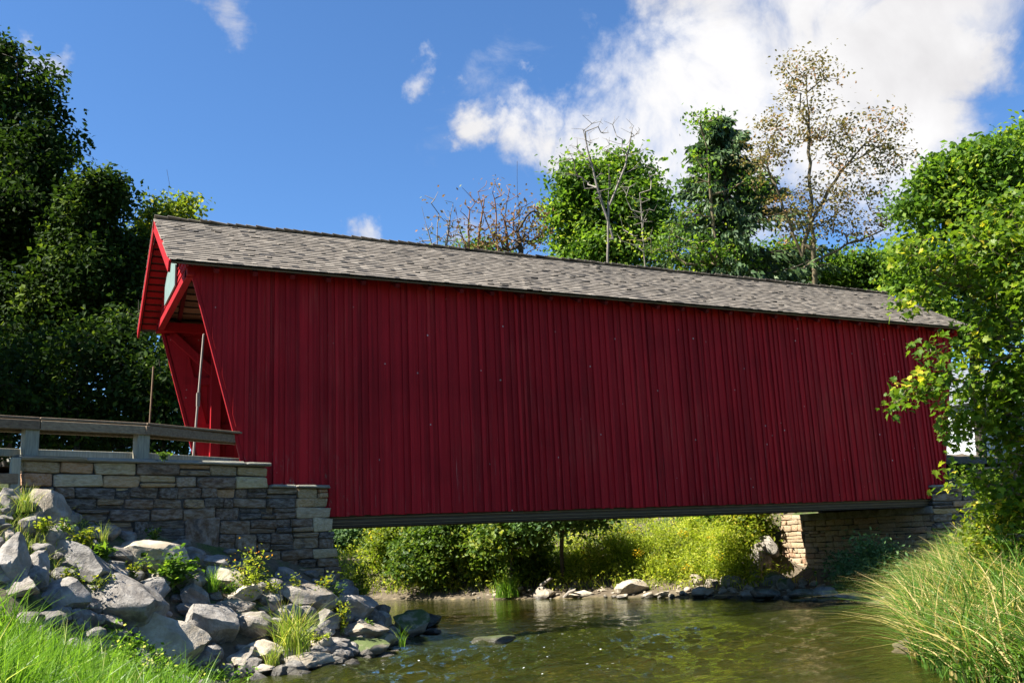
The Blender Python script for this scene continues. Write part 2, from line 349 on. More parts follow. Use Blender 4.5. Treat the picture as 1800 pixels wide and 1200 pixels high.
# ------------------------------------------------------------------ ground
BR = 2.16            # underside of the bridge boarding above the water
TPS_PTS = np.array([
    # foot of the stone wing wall and the slope in front of it
    (-1.6, -1.75, 2.25), (-.8, -1.5, 1.88), (.3, -1.1, 1.68), (1.9, -.65, 1.25), (3.1, -.25, .8), (-3, -2.4, 2.55), (-6, -3, 2.8),
    (-2.1, -3.4, 1.55), (-3.5, -4.2, 1.75), (-.9, -3., .85), (.0, -2.6, .6), (1.0, -2.0, .62), (2.4, -1.3, .45), (-6, -6, 2.0),
    # road
    (-3, .5, 2.98), (-1, 1.6, 3.0), (1, 2.3, 3.0), (-8, 1, 3.0), (-3, 5, 2.9), (-8, 8, 3.0), (-3, -.9, 2.95), (.5, .2, 2.6), (-14, 0, 3), (-16, 12, 3.2), (-14, -10, 2.6),
    (2.2, 2.3, 2.2), (1, 6, 2.4), (-2, 9, 2.7),
    # water's edge on the abutment side
    (.2, -3.2, .05), (1, -2.95, .05), (2.2, -2.5, .0), (3.7, -.4, .02), (5.0, .9, .0), (4.6, 3, .1), (4.2, 5.5, .1), (2.5, 9, 0), (-3, 15, 0),
    (3.6, 1.5, .5), (3.4, 4, .55),
    (-.45, -5, 0), (-.75, -9, 0), (-1.1, -14, 0), (-1.3, -20, 0), (-1.2, -6, .28), (-1.6, -9, .3), (-2.6, -6, .62), (-3.2, -12, .7), (-2.2, -16.4, .2), (-6, -16, 1.2), (-7, -9, 1.9), (-4.4, -7, 1.15),
    # far edge
    (7.4, 12.6, 0), (9.3, 10.1, 0), (10.7, 8, 0), (11.9, 6.3, 0), (13.05, 4.0, 0), (13.5, 2.3, .02), (13.9, .7, .02), (14.2, -.6, .02), (14.05, -2., .02), (4, 19, 0), (0, 26, 0),
    (8.6, 14, .5), (10.4, 11.6, .55), (12.2, 9.2, .55), (13.6, 7.0, .5), (14.8, 5.2, .35), (15.6, 7.5, 1.2), (13.5, 11, 1.6), (10.5, 16, 1.8), (17.2, 10, 2.5), (15, 16, 2.8), (19, 7.5, 2.8), (6, 22, 1.8),
    (17.2, 2.5, .12), (16, 3.2, .1), (16, .5, .15), (17.2, 5.2, .45), (17.4, 6.4, 1.2), (17.4, .4, .35),
    # reed bank
    (12.6, -3.9, .0), (10.2, -5.9, .0), (7.9, -7.7, 0), (6.8, -9.4, 0), (5.6, -12, 0), (4.6, -17, 0), (9.6, -7.6, .55), (12, -6, .55), (15, -3.6, .45), (16.5, -2.5, .8), (18.5, -2.4, 1.15), (9, -11, .8),
    (13, -8.5, 1.1), (17, -5, 1.4), (22, -5, 2.4), (12, -14, 1.3), (24, 1, 3.0), (28, -12, 3.0), (21, 2.3, 3.0), (30, 2.3, 3.05),
    # bed
    (4, -5, -.42), (8, -3, -.5), (9, 2, -.55), (8.5, 6, -.5), (2.5, -9, -.4), (2, -14, -.4), (5, 12, -.45), (11.5, 0, -.35), (2, -20, -.4), (6, -8, -.25), (1.6, -4.4, -.22), (0, 19, -.4),
    # woods behind
    (12, 26, 3.1), (24, 16, 3.2), (26, 30, 3.4), (-6, 18, 2.6), (-12, 26, 3.2), (-4, 34, 3.2), (8, 36, 3.3), (36, 10, 3.2), (36, -6, 3.2), (36, 30, 3.4)], float)
def _tps_fit(P):
    n = len(P); d2 = ((P[:, None, :2] - P[None, :, :2]) ** 2).sum(-1)
    K = np.where(d2 > 0, .5 * d2 * np.log(d2 + 1e-12), 0) + np.eye(n) * .05
    A = np.zeros((n + 3, n + 3)); A[:n, :n] = K; A[:n, n] = 1; A[:n, n + 1:] = P[:, :2]; A[n, :n] = 1; A[n + 1:, :n] = P[:, :2].T
    return np.linalg.solve(A, np.concatenate([P[:, 2], np.zeros(3)]))
TPS_W = _tps_fit(TPS_PTS)
def ground(X, Y):
    X = np.atleast_1d(np.asarray(X, float)); Y = np.atleast_1d(np.asarray(Y, float)); sh = X.shape; X = X.ravel(); Y = Y.ravel()
    Z = np.empty(len(X)); n = len(TPS_PTS)
    for i in range(0, len(X), 20000):
        x = np.clip(X[i:i + 20000], -22, 44); y = np.clip(Y[i:i + 20000], -26, 44)
        d2 = (x[:, None] - TPS_PTS[None, :, 0]) ** 2 + (y[:, None] - TPS_PTS[None, :, 1]) ** 2
        Z[i:i + 20000] = (.5 * d2 * np.log(d2 + 1e-12)) @ TPS_W[:n] + TPS_W[n] + x * TPS_W[n + 1] + y * TPS_W[n + 2]
    far = np.maximum(np.maximum(-16 - X, X - 36), np.maximum(Y - 34, -30 - Y))
    t = np.clip(far / 14, 0, 1); Z = np.clip(Z, -.7, 3.6)
    return (Z * (1 - t) + 3.2 * t).reshape(sh)
def gz(x, y): return float(ground(x, y)[0])
def on_ground(px, py, dmin=6., dmax=60.):
    """first place along a photograph pixel's ray that meets the ground"""
    d = ray(px, py); t = np.arange(dmin, dmax, .05); P = CAM + d * t[:, None]
    below = P[:, 2] < np.maximum(ground(P[:, 0], P[:, 1]), 0)
    i = int(np.argmax(below)) if below.any() else len(t) - 1
    return P[i], float(t[i])

gx = np.concatenate([[-2500, -900, -350, -150, -80, -50, -34, -24], np.arange(-16, 30, .28), [31, 33, 36, 40, 48, 60, 80, 120, 200, 400, 1000, 2500]])
gy = np.concatenate([[-2500, -900, -350, -150, -80, -50, -36, -28], np.arange(-22, 24, .28), [25, 27, 30, 34, 38, 44, 52, 66, 90, 150, 300, 900, 2500]])
GX, GY = np.meshgrid(gx, gy, indexing='ij'); GZ = ground(GX, GY)
rs = np.random.RandomState(5)
GZ += np.where((np.abs(GX - 7) < 23) & (np.abs(GY) < 23), rs.normal(0, .018, GZ.shape), 0)
a_, b_ = GX.shape; idx = np.arange(a_ * b_).reshape(a_, b_)
GF = np.stack([idx[:-1, :-1], idx[1:, :-1], idx[1:, 1:], idx[:-1, 1:]], -1).reshape(-1, 4)
m, nt, b = new_mat('bank_soil'); n = N(nt); w = n.wpos()
f = n.noise(1.3, 8, .65, w); f2 = n.noise(14, 6, .7, w); z = n.n('ShaderNodeSeparateXYZ', {0: w}).outputs[2]
soil = n.ramp(n.math('ADD', n.math('MULTIPLY', f, .5), n.math('MULTIPLY', f2, .5)), [(.3, (.045, .034, .022)), (.5, (.10, .078, .05)), (.7, (.20, .165, .115))])
veg = n.ramp(f2, [(.3, (.02, .035, .008)), (.7, (.07, .10, .02))])
col = n.mix(n.math('MULTIPLY', n.rng(f, .44, .56), n.rng(z, .3, .9)), soil, veg)
vb = n.n('ShaderNodeTexVoronoi', {'Vector': w, 'Scale': 5.5}, feature='F1')
peb = n.ramp(vb.outputs['Color'], [(0, (.08, .065, .032)), (.5, (.20, .155, .08)), (1, (.36, .28, .16))])
bed = n.mix(n.rng(vb.outputs['Distance'], .30, .55), peb, (.045, .036, .018))
bed = n.mix(n.rng(n.noise(.5, 3, .5, w), .4, .65), bed, (.075, .062, .026))
col = n.mix(n.rng(z, .10, -.03), col, bed)
nt.links.new(col, b.inputs['Base Color']); b.inputs['Roughness'].default_value = .95
nt.links.new(n.bump(n.math('ADD', f2, vb.outputs['Distance']), .6, .05), b.inputs['Normal'])
mobj('ground', raw_mesh('ground', np.stack([GX, GY, GZ], -1), GF, m, smooth=True), kind='structure')

# ------------------------------------------------------------------ water
m, nt, b = new_mat('river_water'); n = N(nt); w = n.wpos(); nt.nodes.remove(b)
# stream runs along (-.45,.89) : long ripples across the flow, small ones on top, a choppy riffle below the islet
mp = n.n('ShaderNodeMapping', {0: w}); mp.inputs['Rotation'].default_value = (0, 0, R(-38)); mp.inputs['Scale'].default_value = (1.0, 2.6, 1)
w1 = n.noise(2.2, 3, .55, mp.outputs[0], None, .6); w2 = n.noise(7.5, 4, .6, mp.outputs[0], None, .4); w3 = n.noise(24, 2, .5, w)
sx = n.n('ShaderNodeSeparateXYZ', {0: w})
calm = n.rng(sx.outputs[1], 5.0, -3.0, .12, 1.0)
rif = n.noise(.33, 2, .5, w, None, 0, off=(4.2, 1.3, 0)); rifm = n.math('MULTIPLY', n.rng(rif, .46, .62), n.rng(sx.outputs[1], 1.5, -2.5))
h = n.math('MULTIPLY', n.math('ADD', n.math('ADD', n.math('MULTIPLY', w1, .9), n.math('MULTIPLY', w2, .40)), n.math('MULTIPLY', w3, n.math('MULTIPLY', rifm, .22))), calm)
bmp = n.n('ShaderNodeBump', {'Height': h, 'Strength': 1.0, 'Distance': .05})
fr = n.n('ShaderNodeFresnel', {'IOR': 1.33, 'Normal': bmp.outputs[0]})
gl = n.n('ShaderNodeBsdfGlossy', {'Color': (.92, .95, .90, 1), 'Roughness': .035, 'Normal': bmp.outputs[0]})
dep = n.ramp(n.noise(.7, 4, .6, w), [(.35, (.40, .44, .18)), (.65, (.62, .58, .30))])
tr = n.n('ShaderNodeBsdfTransparent', {'Color': dep})
mur = n.n('ShaderNodeBsdfDiffuse', {'Color': (.040, .050, .009, 1)})
body = n.n('ShaderNodeMixShader', {0: .35, 1: tr.outputs[0], 2: mur.outputs[0]})
sf = n.n('ShaderNodeMixShader', {0: fr.outputs[0], 1: body.outputs[0], 2: gl.outputs[0]})
zone = n.math('MULTIPLY', n.rng(n.n('ShaderNodeVectorMath', {0: w, 1: (4.2, -3.6, 0)}, operation='DISTANCE').outputs['Value'], 4.2, 1.0), n.rng(sx.outputs[1], .5, -2.0))
fm = n.math('MULTIPLY', n.rng(n.noise(13, 7, .72, mp.outputs[0], None, .8), .64, .70), n.math('MULTIPLY', zone, n.rng(rif, .44, .60)))
vb = n.n('ShaderNodeTexVoronoi', {'Vector': w, 'Scale': 5.5, 'Randomness': 1.0}, feature='F1')
vs = n.n('ShaderNodeSeparateColor', {0: vb.outputs['Color']})
dot = n.math('MULTIPLY', n.rng(vb.outputs['Distance'], n.math('MULTIPLY', vs.outputs[0], .16), n.math('MULTIPLY', vs.outputs[0], .10)), n.rng(vs.outputs[1], .55, .6))
fm = n.math('MAXIMUM', fm, n.math('MULTIPLY', dot, zone))
foam = n.n('ShaderNodeBsdfDiffuse', {'Color': (.72, .76, .78, 1)})
fin = n.n('ShaderNodeMixShader', {0: n.math('MULTIPLY', fm, .8), 1: sf.outputs[0], 2: foam.outputs[0]})
nt.links.new(fin.outputs[0], nt.nodes['Material Output'].inputs['Surface'])
wx = np.concatenate([[-6, -4.5], np.arange(-3, 15.5, .075), [16.5, 19, 22]]); wy = np.concatenate([[-26, -20, -14], np.arange(-9, 9, .075), np.arange(9, 16, .25), [18, 22, 30]])
WX, WY = np.meshgrid(wx, wy, indexing='ij'); WZ = np.zeros_like(WX); rw = np.random.RandomState(3)
rif_c = [(3.2, -3.6, 1.5), (4.6, -2.4, 1.7), (6.3, -2.6, 1.6), (8.2, -4.4, 1.8), (5.2, -5.0, 2.0), (2.4, -5.0, 1.3)]
RIF = sum(np.exp(-((WX - x_) ** 2 + (WY - y_) ** 2) / r_ ** 2) for x_, y_, r_ in rif_c); RIF = np.clip(RIF, 0, 1.3)
CALM = np.clip((6.0 - WY) / 9.0, .10, 1) * (.55 + .9 * RIF)
for q in range(70):
    lam = math.exp(rw.uniform(math.log(.20), math.log(1.3))); th = rw.normal(R(118), .75); kx, ky = math.cos(th) * 6.283 / lam, math.sin(th) * 6.283 / lam
    WZ += lam * .0042 * np.sin(kx * WX + ky * WY + rw.uniform(0, 6.28) + .8 * np.sin(WX * rw.uniform(.3, 1) + WY * rw.uniform(.3, 1)))
WZ *= CALM
ii = np.arange(WX.size).reshape(WX.shape)
mobj('river_water', raw_mesh('river_water', np.stack([WX, WY, WZ], -1), np.stack([ii[:-1, :-1], ii[1:, :-1], ii[1:, 1:], ii[:-1, 1:]], -1).reshape(-1, 4), m, smooth=True), kind='structure')
# road up to the portal
m_road = mat_plain('gravel_road', (.17, .16, .145), .95, .5, .35, 20)
def sheet(name, pts, mat, dz=.03):
    V = []; 
    for (x, y) in pts: V.append((x, y, 3.02))
    return mobj(name, raw_mesh(name, V, [np.arange(len(V)).reshape(1, -1)], mat), kind='structure')
sheet('road', [(-60, -.4), (-3, -.6), (.3, .25), (1.6, .25), (1.6, 4.35), (.3, 4.35), (-3, 4.6), (-60, 5)], m_road)
sheet('road', [(18.2, .25), (20, .25), (80, 0), (80, 4.8), (20, 4.35), (18.2, 4.35)], m_road)

# ------------------------------------------------------------------ covered bridge
LEN, WID, OV, HE, HR = 19.7, 4.6, .42, 4.263, 5.87
rng = random.Random(11)
bridge = empty('covered_bridge', (LEN / 2, WID / 2, BR), 'long barn-red covered bridge with grey shingle roof spanning the stream', 'covered bridge')
bridge.location = (0, 0, BR)
SL = .2727
def x_lo(z): return .42 + (HE - z) * SL
def x_hi(z): return LEN - .42 - (HE - z) * SL
WTOP = 4.36
def side_wall(y_out, s):
    """boarded side; s=-1 faces -Y (towards the river), +1 faces +Y"""
    nail_m = M_DARKWOOD if s < 0 else M_REDTRIM
    fr = [beam_v((x_lo(z) + .12, y_out - s * .055, z), (x_hi(z) - .12, y_out - s * .055, z), .06, .16) for z in (.12, 1.1, 2.1, 3.1, 4.15)]
    sw = mobj('side_wall', raw_mesh('side_wall', *join_v(fr), nail_m), bridge)
    # added backing sheet just behind the boards, put in to stop light leaks
    yb = sorted((y_out - s * .030, y_out - s * .020))
    z0, z1 = .03, WTOP - .05
    V = np.array([[x_lo(z0) + .03, yb[0], z0], [x_hi(z0) - .03, yb[0], z0], [x_hi(z0) - .03, yb[1], z0], [x_lo(z0) + .03, yb[1], z0],
                  [x_lo(z1) + .03, yb[0], z1], [x_hi(z1) - .03, yb[0], z1], [x_hi(z1) - .03, yb[1], z1], [x_lo(z1) + .03, yb[1], z1]])
    if s < 0: hexa('backing_sheet', V, M_UNDER, sw)
    x = x_lo(WTOP); xs = []
    while x < x_hi(WTOP) - .05:
        wd = rng.choice((.13, .15, .16, .18, .20, .23)); xs.append((x, min(x + wd, x_hi(WTOP)))); x += wd
    def cut(xa, xb, name, t0, t1):
        # board from zlo..WTOP, lower end cut along the slanted portal edges
        def zb(x):
            z = rng_z
            zl = HE - (x - .42) / SL if x < x_lo(0) else -9
            zr = HE - (LEN - .42 - x) / SL if x > x_hi(0) else -9
            return min(max(z, zl, zr), WTOP - .02)
        rng_z = rng.uniform(-.012, .012)
        za, zc = zb(xa), zb(xb)
        ya, yb_ = sorted((y_out + s * t0, y_out + s * t1))
        if name == 'batten': tilt = 0
        V = np.array([[xa, ya, za], [xb, ya, zc], [xb, yb_, zc], [xa, yb_, za], [xa, ya, WTOP], [xb, ya, WTOP], [xb, yb_, WTOP], [xa, yb_, WTOP]])
        hexa(name, V, M_RED, sw)
    for i, (xa, xb) in enumerate(xs):
        dz = rng.uniform(-.005, .005)
        cut(xa + .003, xb - .003, 'board', -.018 + dz, .006 + dz)
        bw = rng.uniform(.055, .075)
        if xb + bw / 2 < x_hi(WTOP): cut(xb - bw / 2, xb + bw / 2, 'batten', .008, .034 + rng.uniform(-.005, .005))
    return sw
w_near = side_wall(0, -1); w_far = side_wall(WID, 1)
# slanted trim along the four portal edges
for y, s in ((0, -1), (WID, 1)):
    for e in (0, 1):
        f_ = x_lo if e == 0 else x_hi; dx = -.035 if e == 0 else .035
        beam('portal_trim', (f_(-.0) + dx, y + s * -.03, 0.0), (f_(HE + .02) + dx, y + s * -.03, HE + .02), .075, .055, M_REDTRIM, bridge, up=(1, 0, .2727))
# broad boards along the inner face of each slanted portal edge
for y, s in ((.062, 1), (WID - .062, -1)):
    for e in (0, 1):
        f_ = x_lo if e == 0 else x_hi; dx = .20 if e == 0 else -.20
        beam('portal_board', (f_(.3) + dx, y, .3), (f_(4.1) + dx, y, 4.1), .34, .045, M_REDTRIM, bridge, up=(0, 1, 0))
# timbers inside, seen through the portal
for x in (1.52, 4.2, 6.65, 9.1, 11.5, 13.95, 16.4, LEN - 1.75):
    for y in (.16, WID - .16):
        if x < 2 and y < 1: continue
        beam('post', (x, y, .15), (x, y, 4.2), .26, .2, M_REDTRIM if x < 2 or x > 17 else M_BROWNWOOD, bridge, up=(1, 0, 0))
for y in (.15, WID - .15):
    beam('top_plate', (.30, y, 4.22), (LEN - .30, y, 4.22), .2, .2, M_REDTRIM, bridge)
    beam('brace', (.62, y, 4.05), (1.66, y, 3.1), .1, .16, M_REDTRIM, bridge)
    beam('brace', (LEN - .62, y, 4.05), (LEN - 1.66, y, 3.1), .1, .16, M_REDTRIM, bridge)
    beam('nailer', (1.15, y + (-.02 if y > 1 else .02), 1.95), (1.62, y + (-.02 if y > 1 else .02), 1.95), .09, .13, M_REDTRIM, bridge)
    for k in range(7):
        xa = 1.9 + k * 2.45 if k < 3 else 4.1 + k * 2.45 - 2.45
        xb = xa + 2.2; za, zb = (.4, 4.1) if k >= 3 else (4.1, .4)
        beam('truss_brace', (xa, y, za), (min(xb, LEN - 1.9), y, zb), .16, .18, M_BROWNWOOD, bridge)
for x in (1.75, 5.4, 9.1, 12.7, 16.4): beam('tie_beam', (x, .1, 4.2), (x, WID - .1, 4.2), .2, .22, M_BROWNWOOD, bridge)
# deck and stringers: the thin dark lines below the boarding
deck = box('deck', (1.7, LEN - 1.7, .12, WID - .12, .62, .70), M_DARKWOOD, bridge)
for k, y in enumerate((.20, .42, .72, 1.3, 2.3, 3.3, 3.9, 4.35)):
    beam('stringer', (1.3, y, .05 - .0 * k), (LEN - 1.3, y, .05), .13, .36 + .0 * k, M_DARKWOOD, deck)
for k in range(16):
    beam('floor_beam', (1.9 + k * 1.06, .1, .42), (1.9 + k * 1.06, WID - .1, .42), .2, .36, M_DARKWOOD, deck)
for z, y in ((-.035, .075), (-.095, .115), (-.150, .155)):
    beam('edge_plank', (1.75, y, z), (LEN - 1.75, y, z), .02, .012, M_STRINGER, deck)
beam('bottom_chord', (1.7, .24, -.06), (LEN - 1.7, .24, -.06), .14, .26, M_BLACKWOOD, deck)
# roof
run, rise = WID / 2 + OV, HR - HE; SLP = math.hypot(run, rise); ca, sa = run / SLP, rise / SLP
roof_v = []
def slope_pt(side, x, t, lift):          # t metres up from the eave along the slope
    y = -OV + t * ca - lift * sa; zz = HE + t * sa + lift * ca
    return (x, y if side < 0 else WID - y, zz)
def slope_box(side, x0, x1, t0, t1, l0, l1, l0b=None, l1b=None):
    l0b = l0 if l0b is None else l0b; l1b = l1 if l1b is None else l1b
    return np.array([slope_pt(side, x0, t0, l0), slope_pt(side, x1, t0, l0), slope_pt(side, x1, t1, l0b), slope_pt(side, x0, t1, l0b),
                     slope_pt(side, x0, t0, l1), slope_pt(side, x1, t0, l1), slope_pt(side, x1, t1, l1b), slope_pt(side, x0, t1, l1b)])
V, F = join_v([slope_box(-1, .02, LEN - .02, .02, SLP, -.055, -.042), slope_box(1, .02, LEN - .02, .02, SLP, -.055, -.042)])
roof = mobj('roof', raw_mesh('roof', V, F, M_UNDER), bridge)
NC = 22; EXP = SLP / NC
field_v, field_a = [], []; cand = []
for side in (-1, 1):
    for c in range(NC + (0)):
        x = -.06 + rng.uniform(-.12, 0); t0 = c * EXP
        while x < LEN + .04:
            wd = rng.choice((.09, .11, .13, .16, .19)) * rng.uniform(.9, 1.1)
            xa, xb = max(x, -.05), min(x + wd - .0025, LEN + .05)
            x += wd
            if xb - xa < .03: continue
            j = rng.uniform(-.003, .003); th = .017 + rng.uniform(-.003, .003); curl = rng.random() < .08 and rng.uniform(.004, .016) or 0
            v = slope_box(side, xa, xb, max(t0 - .03 + j - (rng.random() < .1) * .012, -.06), min(t0 + EXP * 1.35, SLP + .01), .0165 + curl, .0165 + th + curl, -.0040, .0110)
            p = v[:4].mean(0) + np.array([0, 0, BR])
            if side < 0: cand.append((depth_of(p), v, rng.random()))
            else: field_v.append(v); field_a.append(rng.random())
cand.sort(key=lambda c: c[0])
for d, v, r in cand[:300]:
    c = v.mean(0); o = hexa('shingle', v - c, M_SHINGLE, roof); o.location = c
for d, v, r in cand[300:]: field_v.append(v); field_a.append(r)
V, F = join_v(field_v)
mobj('shingle_field', raw_mesh('shingle_field', V, F, M_SHINGLE_A, np.repeat(field_a, 6)), roof, kind='stuff')
x = -.04
while x < LEN:          # the far slope's top course stands proud of the ridge
    wd = rng.uniform(.16, .24); up_ = rng.uniform(.07, .10)
    V = slope_box(1, x, x + wd + .03, SLP - .16, SLP + up_, .020, .034, .024, .038)
    V[:, 2] += np.where(V[:, 0] > x + wd * .6, -.014, .012)
    mobj('ridge_shingle', raw_mesh('ridge_shingle', V, BOXF, M_SHINGLE), roof)
    x += wd
for side in (-1, 1):
    for c in range(1, 16):      # sheathing laths with gaps, red under the gable overhang, brown inside
        t0 = c * SLP / 16
        hexa('sheathing_board', slope_box(side, .03, .42, t0 - .07, t0 + .07, -.088, -.060), M_REDTRIM, roof)
        hexa('sheathing_board', slope_box(side, .425, LEN - .03, t0 - .07, t0 + .07, -.088, -.060), M_BROWNWOOD, roof)
    for xx in (-.045, LEN + .005):   # barge boards
        hexa('barge_board', slope_box(side, xx, xx + .04, -.045, SLP - .002 * (side > 0), -.20, .002), M_REDTRIM, roof)
    hexa('eave_board', slope_box(side, .0, LEN, .01, .04, -.05, -.020), M_DARKWOOD, roof)
    for i in range(29):
        xx = .75 + i * (LEN - 1.5) / 28
        hexa('rafter', slope_box(side, xx - .04, xx + .04, .03, SLP - .05 - .03 * (side > 0), -.17, -.092), M_REDDARK, roof)
# gable walls with horizontal boards, and the sign on the upstream-road gable
for gxp, s in ((.36, -1), (LEN - .36, 1)):
    gb = beam('gable', (gxp, -.1, HE - .06), (gxp, WID + .1, HE - .06), .12, .14, M_REDTRIM, bridge)
    z = HE + .012
    while z < HR - .32:
        zt = z + .135
        def yy(zz): return -OV + (zz - HE + .17) / sa * ca * 1.0 + .02
        ya, yb = yy(z), yy(zt); x0 = gxp + s * .0
        V = np.array([[x0 - .012, ya, z], [x0 + .012, ya, z], [x0 + .012, WID - ya, z], [x0 - .012, WID - ya, z],
                      [x0 - .012, yb, zt], [x0 + .012, yb, zt], [x0 + .012, WID - yb, zt], [x0 - .012, WID - yb, zt]])
        V[:4, 0] += s * .018
        if yb < WID / 2: hexa('board', V, M_REDTRIM, gb)
        z += .128
    if s < 0:
        prof = [(1.50, 4.36), (1.50, 4.76), (1.72, 4.88), (2.0, 4.95), (2.3, 4.98), (2.6, 4.95), (2.88, 4.88), (3.10, 4.76), (3.10, 4.36)]
        V = [(gxp - .075, y, z) for y, z in prof] + [(gxp - .045, y, z) for y, z in prof]; k = len(prof)
        Fq = np.array([[i, (i + 1) % k, (i + 1) % k + k, i + k] for i in range(k)])
        mobj('sign_board', raw_mesh('sign_board', V, [Fq, np.arange(k)[None, ::-1], np.arange(k, 2 * k)[None]], M_SIGN), bridge)['label'] = 'grey-green arched sign board on the gable'

# ------------------------------------------------------------------ laid stone
def stone_template(seed):
    r = np.random.RandomState(seed); bm = bmesh.new(); bmesh.ops.create_cube(bm, size=1)
    for v in bm.verts: v.co += Vector(r.uniform(-.06, .06, 3) * np.array([.7, 1.2, 1.8]))
    bmesh.ops.bevel(bm, geom=bm.edges[:], offset=.10, segments=2, affect='EDGES', profile=.6)
    for v in bm.verts: v.co += Vector(r.normal(0, .014, 3))
    me = bpy.data.meshes.new('stone'); bm.to_mesh(me); bm.free()
    me.polygons.foreach_set('use_smooth', np.ones(len(me.polygons), bool)); me.update()
    return me
def template_set(mat, seed):
    out = []
    for i in range(7):
        t = stone_template(seed + i); t.materials.append(mat); out.append(t)
    return out
T_TAN, T_DARK, T_SUN, T_CAP = (template_set(mm, 50 + 20 * i) for i, mm in enumerate((M_WALLTAN, M_WALLDARK, M_WALLSUN, M_CAP)))
def lay_stone(parent, tset, origin, d, s0, s1, z0, z1, lean=0., proud=0., depth=.22, name='stone'):
    """one stone filling s0..s1 along d and z0..z1 on the face through origin"""
    nrm = np.array([d[1], -d[0], 0.])                   # outwards (towards the camera side)
    c = origin + d * (s0 + s1) / 2 + np.array([0, 0, 1.]) * (z0 + z1) / 2 + nrm * (lean + proud - depth / 2)
    o = bpy.data.objects.new(name, tset[rng.randrange(len(tset))]); o.parent = parent
    o.location = c; o.scale = (s1 - s0, depth, z1 - z0)
    o.rotation_euler = (0, 0, math.atan2(d[1], d[0])); COL.objects.link(o)
    if rng.random() < .5: o.scale.x *= -1; o.scale.y *= -1
    if name == 'stone': o.location[2] += rng.uniform(-.006, .006); o.rotation_euler[1] = rng.gauss(0, .02); o.rotation_euler[2] += rng.gauss(0, .02)
    return o
def courses(parent, origin, d, s_lo, s_hi, z_bot, z_top, tpick, hmin, hmax, wmin, wmax, batter, skip=None):
    z = z_top
    stops = sorted([z_bot] + ([skip[2], skip[3]] if skip else []))
    while z > z_bot + .04:
        nxt = max(q for q in stops if q < z - 1e-6); h = rng.uniform(hmin, hmax)
        if z - h - nxt < hmin * .6: h = z - nxt
        zc = z - h / 2
        lo, hi = s_lo(zc), s_hi(zc); spans = [(lo, hi)]
        if skip and skip[2] < zc < skip[3]: spans = [(lo, skip[0]), (skip[1], hi)]
        for s, hi in spans:
          while s < hi - .02:
            wd = rng.uniform(wmin, wmax) * (1.15 if h > .17 else 1)
            if hi - (s + wd) < wmin * .7: wd = hi - s
            g = .009
            if True:
                if h > .15 and rng.random() < (.30 if h < .2 else .52):
                    hh = h * rng.uniform(.3, .7)
                    for (p, q) in ((z - hh, z), (z - h, z - hh)):
                        lay_stone(parent, tpick(z_top - zc, s), origin, d, s + g, s + wd - g, p + g * .7, q - g * .7, batter * (z_top - (p + q) / 2), rng.uniform(-.03, .035))
                else:
                    lay_stone(parent, tpick(z_top - zc, s), origin, d, s + g, s + wd - g, z - h + g * .7, z - g * .7, batter * (z_top - zc), rng.uniform(-.02, .035))
            s += wd
        z -= h
def core(parent, origin, d, s0, s1, z0, z1, batter, back=.5, recess=.05, s1b=None, name='mortar_core'):
    nrm = np.array([d[1], -d[0], 0.]); up = np.array([0, 0, 1.]); s1b = s1 if s1b is None else s1b
    lb = batter * (z1 - z0)
    def P(s, off, z): return origin + d * s + nrm * off + up * z
    V = np.array([P(s0, -recess + lb, z0), P(s1b, -recess + lb, z0), P(s1b, -back, z0), P(s0, -back, z0), P(s0, -recess, z1), P(s1, -recess, z1), P(s1, -back, z1), P(s0, -back, z1)])
    return hexa(name, V, M_MORTAR, parent)
# wing wall of the abutment on the fence side
A0 = np.array([-1.98, -1.62, 0.]); A1 = np.array([2.70, -.10, 0.]); WL = np.linalg.norm(A1 - A0); DW = (A1 - A0) / WL
STEP = 3.78; ZT1, ZT2 = 2.99, 2.635
wing = empty('stone_wing_wall', tuple(A0), 'stepped dry-laid stone wing wall below the wooden railing', 'stone wall')
wing.location = (0, 0, 0)
def wing_hi(z): return WL + max(0, (ZT2 - z)) * .17
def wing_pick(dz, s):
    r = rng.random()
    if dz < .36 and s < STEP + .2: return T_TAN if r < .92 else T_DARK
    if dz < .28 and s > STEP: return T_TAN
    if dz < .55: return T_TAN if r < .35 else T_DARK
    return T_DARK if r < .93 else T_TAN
core(wing, A0, DW, .02, STEP - .02, -.3, ZT1 - .02, .05)
core(wing, A0, DW, STEP - .03, WL - .05, -.3, ZT2 - .02, .05, .06 + .0, .05, WL + .38)
BIG = (2.38, 2.92, 1.62, 2.13)      # the one large dark block
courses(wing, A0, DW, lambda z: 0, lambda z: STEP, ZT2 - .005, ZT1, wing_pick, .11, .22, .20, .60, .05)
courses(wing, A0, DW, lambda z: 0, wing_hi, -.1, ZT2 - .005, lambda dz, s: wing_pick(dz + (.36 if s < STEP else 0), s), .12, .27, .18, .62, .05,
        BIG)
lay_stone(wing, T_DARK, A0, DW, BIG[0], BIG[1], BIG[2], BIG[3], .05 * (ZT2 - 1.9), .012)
s = -.12
while s < STEP + .02:
    e = min(s + rng.uniform(.7, 1.15), STEP + .06)
    lay_stone(wing, T_CAP, A0, DW, s, e - .006, ZT1, ZT1 + .065, .05, .02, .52, 'cap_stone'); s = e
s = STEP + .0
while s < WL + .02:
    e = min(s + rng.uniform(.5, .7), WL + .05)
    lay_stone(wing, T_CAP, A0, DW, s + .05, e - .006, ZT2, ZT2 + .055, .05, .02, .40, 'cap_stone'); s = e
# body of that abutment under the bridge end
box('abutment_body', (.9, 2.55, .12, 4.5, -.4, 2.1), M_MORTAR, wing)
DY = np.array([0., 1., 0.])
